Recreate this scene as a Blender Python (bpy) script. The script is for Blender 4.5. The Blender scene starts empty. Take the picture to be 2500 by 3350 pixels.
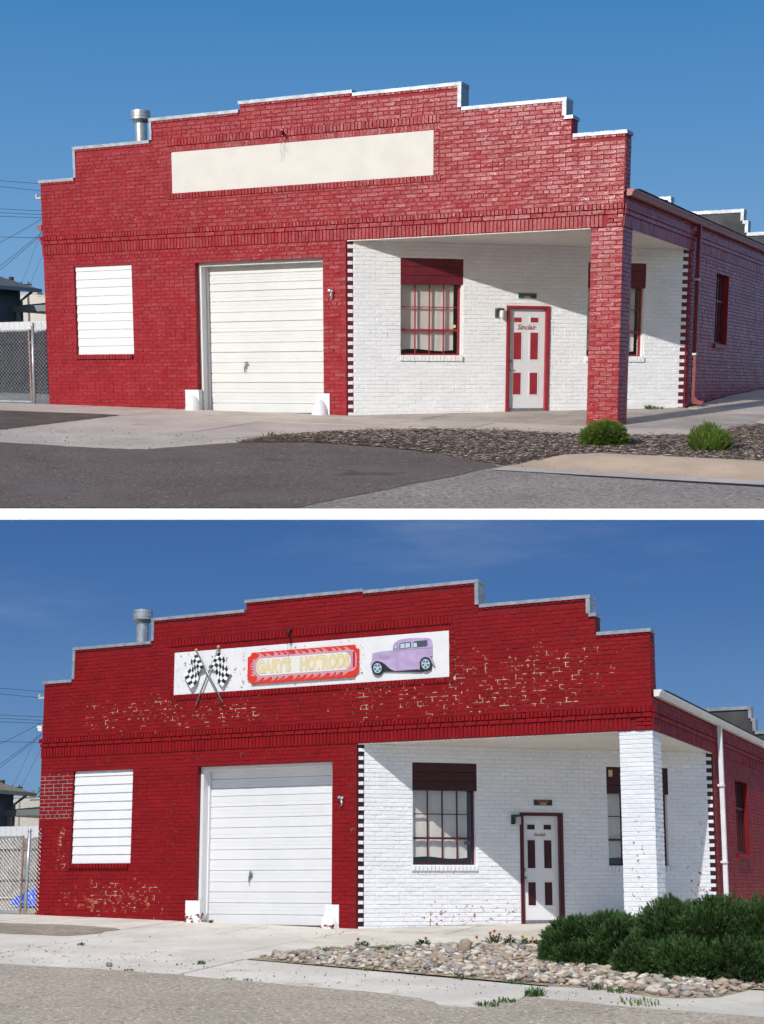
import bpy, bmesh, math, random
from mathutils import Matrix, Vector, noise

RND = random.Random(11)
scene = bpy.context.scene

# ------------------------------------------------------------------ sites, camera, light
# Two views of one corner building, a lower street and an upper terrace, each a rigid site of its own.
# cam = where the lens stands in that site's own metres (x along the front, y back, z up).
F_PX, AXIS_ROW = 4600.0, 2100.0
SITES = {
    'upper': dict(cam=(20.7058, -25.3574, 0.4100), yaw=0.45443, pitch=0.18048, scale=2.2,
                  slope=(-.0243, .055), sun=(-.24, -1.0, .41)),
    'lower': dict(cam=(19.1422, -23.9402, 0.6200), yaw=0.43806, pitch=-0.17095, scale=1.0,
                  slope=(-.0254, .062), sun=(.175, -1.0, 1.24)),
}
for k, s in SITES.items():
    s['rot'] = Matrix.Rotation(s['pitch'], 4, 'X') @ Matrix.Rotation(-s['yaw'], 4, 'Z')
    s['M'] = Matrix.Scale(s['scale'], 4) @ s['rot'] @ Matrix.Translation(-Vector(s['cam']))
    s['col'] = bpy.data.collections.new(k + '_site')
    scene.collection.children.link(s['col'])

cam_d = bpy.data.cameras.new('camera')
cam = bpy.data.objects.new('camera', cam_d)
scene.collection.objects.link(cam)
cam.rotation_euler = (math.radians(90), 0, 0)
cam_d.sensor_fit = 'HORIZONTAL'; cam_d.sensor_width = 36
cam_d.lens = 36 * F_PX / 2500
cam_d.shift_y = (AXIS_ROW - 1675) / 2500
cam_d.clip_start = .1; cam_d.clip_end = 3000
scene.camera = cam

world = bpy.data.worlds.new('World'); scene.world = world
world.use_nodes = True
wn = world.node_tree; wn.nodes.clear()
wo = wn.nodes.new('ShaderNodeOutputWorld'); wb = wn.nodes.new('ShaderNodeBackground')
sk = wn.nodes.new('ShaderNodeTexSky'); sk.sky_type = 'NISHITA'; sk.sun_disc = False
wn.links.new(sk.outputs[0], wb.inputs[0]); wn.links.new(wb.outputs[0], wo.inputs[0])
wb.inputs[1].default_value = .095
d_low = (SITES['lower']['rot'].to_3x3() @ Vector(SITES['lower']['sun'])).normalized()
sk.sun_elevation = math.asin(d_low.z)
sk.sun_rotation = math.atan2(d_low.x, d_low.y)
sk.air_density = 1.0; sk.dust_density = .6; sk.ozone_density = 1.2

# one sun for each of the two days; each shines on its own site only
for k, e, c in (('upper', 3.7, (1, .96, .915)), ('lower', 3.8, (1, .97, .93))):
    sd = bpy.data.lights.new('sun', 'SUN'); so = bpy.data.objects.new('sun', sd)
    scene.collection.objects.link(so)
    sd.energy = e; sd.color = c; sd.angle = math.radians(.53)
    d = (SITES[k]['rot'].to_3x3() @ Vector(SITES[k]['sun'])).normalized()
    so.rotation_euler = d.to_track_quat('Z', 'Y').to_euler()
    so.light_linking.receiver_collection = SITES[k]['col']
    so.light_linking.blocker_collection = SITES[k]['col']

vs = scene.view_settings
scene.display_settings.display_device = 'sRGB'
vs.view_transform = 'Standard'; vs.look = 'None'; vs.exposure = 0; vs.gamma = 1; vs.use_curve_mapping = False
scene.cycles.max_bounces = 6
scene.cycles.transparent_max_bounces = 12

# ------------------------------------------------------------------ helpers
def sm(t): t = max(0., min(1., t)); return t * t * (3 - 2 * t)
def zg(site, x, y):
    """ground height of a site"""
    a, b = SITES[site]['slope']
    k = .3 + .7 * sm((x + 1.5) / 2.5) if y > 0 else 1
    yy = min(y, 13)
    return a * max(-45, min(60, x)) + b * yy * k

def lin(r, g, b):
    f = lambda c: (c / 12.92 if c <= .04045 else ((c + .055) / 1.055) ** 2.4)
    return (f(r / 255), f(g / 255), f(b / 255), 1)

class Thing:
    def __init__(self, site, name, label, cat, group=None, loc=(0, 0, 0), kind=None, mesh=None, mats=None):
        self.site = site; self.loc = Vector(loc)
        o = bpy.data.objects.new(name, mesh.mesh(name, mats, self.loc) if mesh else None)
        SITES[site]['col'].objects.link(o)
        o.matrix_world = SITES[site]['M'] @ Matrix.Translation(self.loc)
        if not mesh: o.empty_display_size = .1
        if kind: o['kind'] = kind
        if label: o['label'] = label
        if cat: o['category'] = cat
        if group: o['group'] = group
        self.o = o

class MB:
    """collects shapes, in site metres, into ONE mesh object"""
    def __init__(self): self.v = []; self.f = []; self.m = []; self.t = []; self.smooth = False
    def add(self, vs_, fs, mat=0, tone=.5):
        n = len(self.v); self.v += vs_; self.t += [tone] * len(vs_)
        for f in fs: self.f.append([n + i for i in f]); self.m.append(mat)
    def box(self, x0, x1, y0, y1, z0, z1, mat=0, mp=None, tone=.5):
        p = [(x, y, z) for x in (x0, x1) for y in (y0, y1) for z in (z0, z1)]
        if mp: p = [mp(*q) for q in p]
        self.add(p, [(0, 1, 3, 2), (4, 6, 7, 5), (0, 4, 5, 1), (2, 3, 7, 6), (0, 2, 6, 4), (1, 5, 7, 3)], mat, tone)
    def bbox(self, mp, s0, s1, z0, z1, d0, d1, c=.006, mat=0, tone=.5, j=0.):
        """a piece with chamfered front edges: back at d0, face at d1"""
        r = lambda: RND.uniform(-j, j)
        q = [(s0, z0), (s1, z0), (s1, z1), (s0, z1)]
        g = [(s0 + c, z0 + c), (s1 - c, z0 + c), (s1 - c, z1 - c), (s0 + c, z1 - c)]
        v = [mp(a, b, d0) for a, b in q] + [mp(a + r(), b + r(), d1 - c) for a, b in q] + [mp(a + r(), b + r(), d1 + r()) for a, b in g]
        fs = [(8, 9, 10, 11)]
        for i in range(4):
            k = (i + 1) % 4
            fs += [(i, k, 4 + k, 4 + i), (4 + i, 4 + k, 8 + k, 8 + i)]
        self.add(v, fs, mat, tone)
    def prism(self, poly, z0, z1, mat=0, zf=None, side=None):
        """poly of (x, y); heights above zf(x, y)"""
        n = len(poly); h = zf or (lambda x, y: 0)
        v = [(x, y, h(x, y) + z0) for x, y in poly] + [(x, y, h(x, y) + z1) for x, y in poly]
        self.add(v, [list(range(n))[::-1], list(range(n, 2 * n))], mat)
        b = len(self.v) - 2 * n
        for i in range(n):
            k = (i + 1) % n
            self.f.append([b + i, b + k, b + n + k, b + n + i]); self.m.append(mat if side is None else side)
    def sheet(self, poly, z, zf, mat=0):
        self.add([(x, y, zf(x, y) + z) for x, y in poly], [list(range(len(poly)))], mat)
    def extrude(self, outline, mp, d0, d1, mat=0, side=None):
        """outline of (s, z) in a wall's own plane, thickness d0..d1"""
        n = len(outline)
        v = [mp(s, z, d0) for s, z in outline] + [mp(s, z, d1) for s, z in outline]
        self.add(v, [list(range(n))[::-1], list(range(n, 2 * n))], mat)
        b = len(self.v) - 2 * n
        for i in range(n):
            k = (i + 1) % n
            self.f.append([b + i, b + k, b + n + k, b + n + i]); self.m.append(mat if side is None else side)
    def tube(self, pts, r, seg=8, mat=0, cap=True):
        pts = [Vector(p) for p in pts]; n = len(pts); rings = []
        rr = r if isinstance(r, (list, tuple)) else [r] * n
        base = len(self.v); vs_ = []
        ref = None
        for i, p in enumerate(pts):
            t = (pts[min(i + 1, n - 1)] - pts[max(i - 1, 0)]).normalized()
            if ref is None: ref = Vector((0, 0, 1)) if abs(t.z) < .9 else Vector((1, 0, 0))
            u = t.cross(ref).normalized(); w = t.cross(u)
            vs_ += [tuple(p + rr[i] * (math.cos(a) * u + math.sin(a) * w)) for a in (2 * math.pi * k / seg for k in range(seg))]
        fs = []
        for i in range(n - 1):
            for k in range(seg):
                k2 = (k + 1) % seg
                fs.append((i * seg + k, i * seg + k2, (i + 1) * seg + k2, (i + 1) * seg + k))
        if cap: fs += [list(range(seg))[::-1], [(n - 1) * seg + k for k in range(seg)]]
        self.add(vs_, fs, mat)
    def lathe(self, c, prof, seg=16, mat=0, axis='Z', a0=0, a1=2 * math.pi):
        full = abs(a1 - a0 - 2 * math.pi) < 1e-6; m = seg if full else seg + 1
        vs_ = []
        for r, h in prof:
            for k in range(m):
                a = a0 + (a1 - a0) * k / seg
                p = (r * math.cos(a), r * math.sin(a), h)
                if axis == 'Y': p = (p[0], -p[2], p[1])
                vs_.append((c[0] + p[0], c[1] + p[1], c[2] + p[2]))
        fs = []
        for i in range(len(prof) - 1):
            for k in range(seg):
                k2 = (k + 1) % m
                fs.append((i * m + k, i * m + k2, (i + 1) * m + k2, (i + 1) * m + k))
        self.add(vs_, fs, mat)
    def mesh(self, name, mats, origin=Vector((0, 0, 0))):
        me = bpy.data.meshes.new(name)
        ox, oy, oz = origin
        me.from_pydata([(x - ox, y - oy, z - oz) for x, y, z in self.v], [], self.f)
        for m in (mats if isinstance(mats, (list, tuple)) else [mats]): me.materials.append(m)
        if any(self.m): me.polygons.foreach_set('material_index', self.m)
        at = me.attributes.new('tone', 'FLOAT', 'POINT'); at.data.foreach_set('value', self.t)
        if self.smooth: me.polygons.foreach_set('use_smooth', [True] * len(me.polygons))
        me.update()
        return me
    def build(self, name, mats, parent, label=None, kind=None):
        """link as a part of a Thing, or as a sub-part of (Thing, part object)"""
        th, po = parent if isinstance(parent, tuple) else (parent, parent.o)
        o = bpy.data.objects.new(name, self.mesh(name, mats, th.loc))
        SITES[th.site]['col'].objects.link(o); o.parent = po
        if label: o['label'] = label
        if kind: o['kind'] = kind
        return o
    def thing(self, site, name, label, cat, mats, group=None, loc=(0, 0, 0), kind=None):
        return Thing(site, name, label, cat, group, loc, kind, self, mats)

def smoothed(mb): mb.smooth = True; return mb

# ------------------------------------------------------------------ materials
class NT:
    def __init__(self, name):
        self.m = bpy.data.materials.new(name); self.m.use_nodes = True
        self.t = self.m.node_tree; self.b = self.t.nodes['Principled BSDF']; self.co = None
    def n(self, typ, ins=None, out=0, **kw):
        nd = self.t.nodes.new('ShaderNode' + typ)
        for k, v in kw.items(): setattr(nd, k, v)
        for k, v in (ins or {}).items(): self.set(nd.inputs[k], v)
        return nd.outputs[out]
    def set(self, sock, v):
        if isinstance(v, bpy.types.NodeSocket): self.t.links.new(v, sock)
        else: sock.default_value = v
    def math(self, op, a, b=0., c=0., clamp=False):
        return self.n('Math', {0: a, 1: b, 2: c}, operation=op, use_clamp=clamp)
    def mix(self, f, a, b):
        return self.n('Mix', {0: f, 6: a, 7: b}, out=2, data_type='RGBA')
    def step(self, v, lo, hi):
        return self.n('MapRange', {0: v, 1: lo, 2: hi, 3: 0., 4: 1.}, interpolation_type='SMOOTHSTEP')
    def noise(self, scale, det=3., rough=.55, co=None):
        return self.n('TexNoise', {'Vector': co or self.co, 'Scale': scale, 'Detail': det, 'Roughness': rough})

ROOT = {}   # site -> empty at the site's origin, gives materials the site's own metres
for k in SITES:
    e = bpy.data.objects.new(k + '_brick_garage', None); ROOT[k] = e

def region(t, boxes):
    """soft mask in site metres: boxes of (x0, x1, z0, z1, soft)"""
    xyz = t.t.nodes.new('ShaderNodeSeparateXYZ'); t.t.links.new(t.co, xyz.inputs[0])
    tot = None
    for x0, x1, z0, z1, s in boxes:
        a = t.math('MULTIPLY', t.step(xyz.outputs[0], x0 - s, x0 + s), t.math('SUBTRACT', 1., t.step(xyz.outputs[0], x1 - s, x1 + s)))
        b = t.math('MULTIPLY', t.step(xyz.outputs[2], z0 - s, z0 + s), t.math('SUBTRACT', 1., t.step(xyz.outputs[2], z1 - s, z1 + s)))
        r = t.math('MULTIPLY', a, b)
        tot = r if tot is None else t.math('MAXIMUM', tot, r)
    return tot

def surf(name, site, col, rough=.6, spec=.4, var=.12, vs_=3., fine=None, bump=None, patches=(), metal=0., tone=0., coat=0.):
    """painted or mineral surface: broad and fine colour variation, relief, worn patches"""
    t = NT(name); co = t.n('TexCoord', out=3)
    co.node.object = ROOT[site]; t.co = co
    c = [x for x in col[:3]]
    dark = tuple(x * (1 - var) for x in c) + (1,); lite = tuple(min(1, x * (1 + var)) for x in c) + (1,)
    r = t.mix(t.step(t.noise(vs_, 4), .3, .7), dark, lite)
    if tone:
        at = t.n('Attribute', out=2, attribute_name='tone')
        hi = t.math('MULTIPLY_ADD', at, 2 * tone, 1 - tone)
        r = t.n('VectorMath', {0: r, 3: hi}, operation='SCALE')
    if fine:      # (scale, colour, threshold, softness)
        for sc, fc, th, so in fine:
            r = t.mix(t.step(t.noise(sc, 2), th, th + so), r, fc)
    for p in patches:
        nz = t.noise(p['s'], p.get('d', 4), .6)
        if p.get('boxes'):
            rg = region(t, p['boxes'])
            nz = t.math('ADD', nz, t.math('MULTIPLY_ADD', rg, p.get('w', .6), -p.get('w', .6)))
        mk = t.step(nz, p['th'], p['th'] + p.get('so', .03))
        if p.get('s2'): mk = t.math('MULTIPLY', mk, t.step(t.noise(p['s2'], 4), p['th2'], p['th2'] + .12))
        r = t.mix(mk, r, p['col'])
    t.set(t.b.inputs['Base Color'], r)
    t.b.inputs['Metallic'].default_value = metal
    t.b.inputs['Specular IOR Level'].default_value = spec
    t.set(t.b.inputs['Roughness'], t.n('MapRange', {0: t.noise(vs_ * 2.3, 3), 1: .3, 2: .7, 3: max(0, rough - .07), 4: min(1, rough + .07)}))
    if bump:
        prev = None
        for sc, st in bump:
            d = {'Height': t.noise(sc, 4), 'Strength': 1., 'Distance': st * SITES[site]['scale']}
            if prev: d['Normal'] = prev
            prev = t.n('Bump', d)
        t.set(t.b.inputs['Normal'], prev)
    return t.m

def plain(name, col, rough=.5, spec=.5, metal=0., site=None):
    t = NT(name); t.b.inputs['Base Color'].default_value = col
    t.b.inputs['Roughness'].default_value = rough; t.b.inputs['Specular IOR Level'].default_value = spec
    t.b.inputs['Metallic'].default_value = metal
    return t.m

def glass(name):
    t = NT(name); nt = t.t; nt.nodes.remove(t.b)
    tr = t.n('BsdfTransparent', {0: (.95, .95, .95, 1)}); gl = t.n('BsdfGlossy', {0: (.9, .93, .95, 1), 'Roughness': .03})
    fc = t.n('LayerWeight', {0: .5}, out=1)
    fr = t.math('MULTIPLY_ADD', t.math('POWER', fc, 4.), .7, .045)
    mx = t.n('MixShader', {0: fr, 1: tr, 2: gl})
    nt.links.new(mx, nt.nodes['Material Output'].inputs[0])
    return t.m

def leafy(name, col, var=.5, rough=.55):
    t = NT(name)
    at = t.n('Attribute', out=2, attribute_name='tone')
    hi = t.math('MULTIPLY_ADD', at, 2 * var, 1 - var)
    t.set(t.b.inputs['Base Color'], t.n('VectorMath', {0: col[:3], 3: hi}, operation='SCALE'))
    t.b.inputs['Roughness'].default_value = rough; t.b.inputs['Specular IOR Level'].default_value = .3
    return t.m

CREAM = lin(206, 190, 158); GREYM = lin(150, 146, 142); ORANGE = lin(158, 88, 62)
MAT = {}
def mats_for(k):
    m = {}
    up = k == 'upper'
    red = (.285, .0095, .0165, 1) if up else (.238, .0042, .0075, 1)
    pats = [] if up else [
        dict(col=ORANGE, s=6, th=.555, so=.03, boxes=[(.3, 3.4, -.15, .75, .45)], w=.4),
        dict(col=lin(150, 80, 52), s=9, th=.57, so=.03, boxes=[(.25, .85, .9, 2.0, .2)], w=.5),
        ]
    m['red'] = surf('red_painted_brick', k, red, rough=.31 if up else .5, spec=.44 if up else .2, var=.08, vs_=1.6, tone=.04 if up else .12,
                    bump=[(70, .0025), (22, .003)], patches=pats,
                    fine=[(5, tuple(x * .8 for x in red[:3]) + (1,), .58, .2)])
    mp = [dict(col=CREAM, s=11, th=.56, so=.03, boxes=[(2.2, 4.4, 3.75, 4.1, .2)], w=.4), dict(col=CREAM, s=14, th=.62, so=.03, boxes=[(1.4, 3.2, .0, .5, .2)], w=.3)] if up else [
        dict(col=GREYM, s=3, th=.05, so=.02, boxes=[(-.3, .8, 1.95, 2.93, .02)], w=3.),
        dict(col=CREAM, s=2.4, d=3, th=.40, so=.06, s2=8.5, th2=.49, boxes=[(.9, 5.4, 3.65, 4.45, .5), (7.0, 12.3, 3.55, 5.0, .6), (1.2, 3.2, -.1, .75, .35), (.4, .75, .8, 1.9, .2)], w=.32),
        dict(col=lin(120, 78, 55), s=5, d=6, th=.60, so=.05, boxes=[(.3, 12.8, -.2, 5.2, .3)], w=.3)]
    mr = tuple(x * (.92 if up else .7) for x in red[:3]) + (1,)
    m['joint'] = surf('red_painted_mortar', k, mr, rough=.6, spec=.3, var=.15, vs_=3, bump=[(40, .003)], patches=mp)
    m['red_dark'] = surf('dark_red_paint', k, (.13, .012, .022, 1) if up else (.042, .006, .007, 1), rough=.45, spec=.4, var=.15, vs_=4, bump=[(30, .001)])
    m['red_trim'] = surf('red_trim_paint', k, (.30, .022, .032, 1) if up else (.075, .006, .009, 1), rough=.4, spec=.5, var=.1, vs_=5)
    wp = [] if up else [
        dict(col=lin(150, 80, 60), s=11, d=6, th=.59, so=.04, boxes=[(8.0, 10.4, -.3, .45, .25), (12.3, 13.3, -.2, 2.2, .5)], w=.4),
        ]
    wh = (.84, .84, .835, 1) if up else (.80, .81, .83, 1)
    m['white'] = surf('white_painted_brick', k, wh, rough=.5, spec=.35, var=.03, vs_=2, tone=.03, bump=[(60, .002), (18, .003)], patches=wp)
    m['wjoint'] = surf('white_painted_mortar', k, tuple(x * .93 for x in wh[:3]) + (1,), rough=.6, spec=.3, var=.05, vs_=3, bump=[(40, .003)],
                       patches=[] if up else [dict(col=lin(110, 40, 30), s=9, th=.58, so=.02, boxes=[(8.2, 9.9, -.2, .08, .03)], w=.3)])
    m['wood_white'] = surf('white_painted_wood', k, (.70, .70, .70, 1) if up else (.78, .78, .79, 1), rough=.45, spec=.4, var=.02, vs_=3, bump=[(35, .0006)])
    m['door_white'] = surf('white_garage_door', k, (.655, .655, .63, 1) if up else (.74, .74, .745, 1), rough=.45, spec=.4, var=.04, vs_=1.1, bump=[(2.2, .004)])
    m['panel'] = surf('sign_panel_plaster', k, (.66, .63, .575, 1) if up else (.76, .76, .77, 1), rough=.75, spec=.25, var=.04, vs_=2, bump=[(45, .003), (8, .004)],
                      patches=[dict(col=lin(150, 143, 130), s=14, th=.70, so=.01)] if up else [dict(col=lin(150, 142, 122), s=11, d=6, th=.60, so=.02, boxes=[(3.2, 7.7, 4.3, 5.4, .3)], w=.12)])
    m['metal'] = surf('galvanised_flashing', k, (.30, .325, .35, 1) if up else (.40, .43, .46, 1), rough=.45, spec=.5, var=.18, vs_=5, metal=.6, bump=[(6, .003)])
    m['galv'] = surf('galvanised_pipe', k, (.50, .52, .53, 1), rough=.4, spec=.5, var=.15, vs_=9, metal=.7)
    m['steel'] = surf('grey_steel', k, (.30, .30, .31, 1), rough=.4, spec=.5, var=.15, vs_=12, metal=.6)
    m['black'] = plain('black_metal', (.03, .03, .032, 1), .5)
    m['glass'] = glass('window_glass')
    m['curtain'] = surf('off_white_curtain', k, (.80, .765, .70, 1), rough=.9, spec=.1, var=.05, vs_=3)
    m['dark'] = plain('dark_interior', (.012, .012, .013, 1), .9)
    m['soffit'] = surf('soffit_board', k, (.70, .66, .60, 1), rough=.6, spec=.3, var=.05, vs_=2)
    m['gutter'] = surf('gutter_paint', k, (.30, .10, .095, 1) if up else (.74, .73, .70, 1), rough=.4, spec=.5, var=.06, vs_=4)
    m['spout'] = surf('downspout_paint', k, (.20, .018, .026, 1) if up else (.80, .80, .81, 1), rough=.4, spec=.5, var=.06, vs_=4)
    m['shingle'] = surf('asphalt_shingle', k, (.035, .038, .038, 1), rough=.9, var=.3, vs_=12, bump=[(40, .006)])
    m['tar'] = surf('tarred_parapet', k, (.075, .075, .078, 1), rough=.85, spec=.2, var=.3, vs_=1.5, bump=[(20, .004)])
    m['concrete'] = surf('concrete', k, (.62, .53, .44, 1) if up else (.60, .56, .49, 1), rough=.85, spec=.25, var=.11, vs_=.9,
                         bump=[(60, .003)],
                         fine=[(3.2, (.50, .43, .365, 1) if up else (.54, .50, .44, 1), .52, .35), (70, (.40, .36, .31, 1), .60, .18), (11, (.52, .46, .40, 1), .6, .12)],
                         patches=[dict(col=(.43, .375, .325, 1) if up else (.47, .43, .37, 1), s=1.1, th=.60, so=.12)])
    m['porch'] = surf('porch_concrete', k, (.47, .40, .34, 1) if up else (.52, .48, .42, 1), rough=.85, spec=.25, var=.16, vs_=1.4, bump=[(50, .004)],
                      fine=[(5, (.55, .48, .41, 1), .55, .2), (60, (.36, .31, .27, 1), .6, .15)])
    m['curb'] = surf('curb_concrete', k, (.68, .50, .345, 1) if up else (.56, .52, .45, 1), rough=.9, spec=.2, var=.1, vs_=2,
                     bump=[(70, .006)], fine=[(85, (.30, .25, .20, 1), .58, .12), (60, (.62, .56, .48, 1), .64, .1)])
    m['road'] = surf('old_asphalt', k, (.385, .325, .275, 1) if up else (.37, .32, .255, 1), rough=.9, spec=.2, var=.10, vs_=.8,
                     bump=[(28, .012), (60, .008)],
                     fine=[(15, (.22, .185, .155, 1) if up else (.25, .21, .165, 1), .52, .12), (20, (.60, .54, .47, 1), .58, .08), (27, (.44, .34, .25, 1), .61, .08)])
    m['asphalt'] = surf('dark_asphalt', k, (.20, .156, .128, 1) if up else (.20, .18, .16, 1), rough=.88, spec=.2, var=.14, vs_=.7,
                        bump=[(30, .010), (75, .008)], fine=[(22, (.12, .097, .085, 1) if up else (.12, .105, .09, 1), .51, .12), (20, (.42, .35, .29, 1), .625, .05)],
                        patches=[dict(col=(.215, .178, .155, 1) if up else (.2, .18, .16, 1), s=.45, th=.50, so=.2), dict(col=(.135, .11, .097, 1), s=.9, th=.60, so=.1)])
    m['gravel'] = surf('gravel_patch', k, (.165, .125, .10, 1) if up else (.33, .28, .225, 1), rough=.95, spec=.2, var=.2, vs_=2, bump=[(30, .014), (60, .01)],
                       fine=[(22, (.10, .085, .078, 1) if up else (.19, .165, .14, 1), .50, .15), (40, (.34, .29, .25, 1) if up else (.6, .57, .52, 1), .61, .08)])
    m['dirt'] = surf('dirt', k, (.10, .075, .058, 1) if up else (.33, .27, .20, 1), rough=.95, spec=.1, var=.25, vs_=5, bump=[(25, .02)])
    m['far_ground'] = surf('far_ground', k, (.36, .33, .29, 1), rough=.95, spec=.1, var=.12, vs_=.5)
    m['ledge'] = plain('white_ledge', (.9, .9, .9, 1), .8, .2)
    MAT[k] = m
for k in SITES: mats_for(k)

# ------------------------------------------------------------------ skies
def sky(site, stops, radius, el0, el1, wisps):
    s = SITES[site]; c = Vector(s['cam'])
    fwd = math.pi / 2 + s['yaw']
    mb = MB(); na, ne = 48, 20
    for j in range(ne + 1):
        el = math.radians(el0 + (el1 - el0) * j / ne)
        for i in range(na + 1):
            a = fwd + math.radians(75) * (2 * i / na - 1)
            mb.v.append((c.x + radius * math.cos(el) * math.cos(a), c.y + radius * math.cos(el) * math.sin(a), c.z + radius * math.sin(el)))
            mb.t.append(.5)
    for j in range(ne):
        for i in range(na):
            p = j * (na + 1) + i; mb.f.append((p, p + na + 1, p + na + 2, p + 1)); mb.m.append(0)
    mb.smooth = True
    t = NT('clear_blue_sky'); nt = t.t; nt.nodes.remove(t.b)
    co = t.n('TexCoord', out=3)
    x = nt.nodes.new('ShaderNodeSeparateXYZ'); nt.links.new(co, x.inputs[0])
    h = t.math('DIVIDE', x.outputs[2], radius)
    cr = nt.nodes.new('ShaderNodeValToRGB'); nt.links.new(t.math('MULTIPLY', h, 2.), cr.inputs[0])
    e = cr.color_ramp.elements
    while len(e) < len(stops): e.new(.5)
    for el, (p, cc) in zip(e, stops): el.position = p * 2; el.color = cc
    col = cr.outputs[0]
    if wisps:
        mp = t.n('Mapping', {0: co, 1: (0, 0, 0), 2: (.2, .35, .5), 3: (.013, .02, .075)})
        w = t.math('MULTIPLY', t.step(t.noise(1.0, 6, .62, co=mp), .5, .9), wisps)
        col = t.mix(w, col, (.55, .62, .72, 1))
    em = t.n('Emission', {0: col, 1: 1.})
    nt.links.new(em, nt.nodes['Material Output'].inputs[0])
    th = mb.thing(site, 'sky', None, None, t.m, loc=c, kind='structure')
sky('upper', [(0, lin(140, 180, 216)), (.07, lin(118, 164, 208)), (.16, lin(92, 146, 199)), (.26, lin(63, 127, 186)), (.5, lin(45, 105, 170))], 150, -3, 65, 0)
sky('lower', [(0, lin(142, 178, 208)), (.05, lin(116, 155, 197)), (.12, lin(96, 137, 186)), (.19, lin(74, 116, 172)), (.26, lin(61, 102, 161)), (.5, lin(50, 85, 150))], 120, -3, 14.75, .38)

# ------------------------------------------------------------------ ground
def clip_line(site):
    p0 = Vector((13.77, -11.16)); d = Vector((.9056, .4243))
    return p0, d
def front(t):
    p0, d = clip_line('upper'); q = p0 + t * d; return (q.x, q.y)

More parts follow.
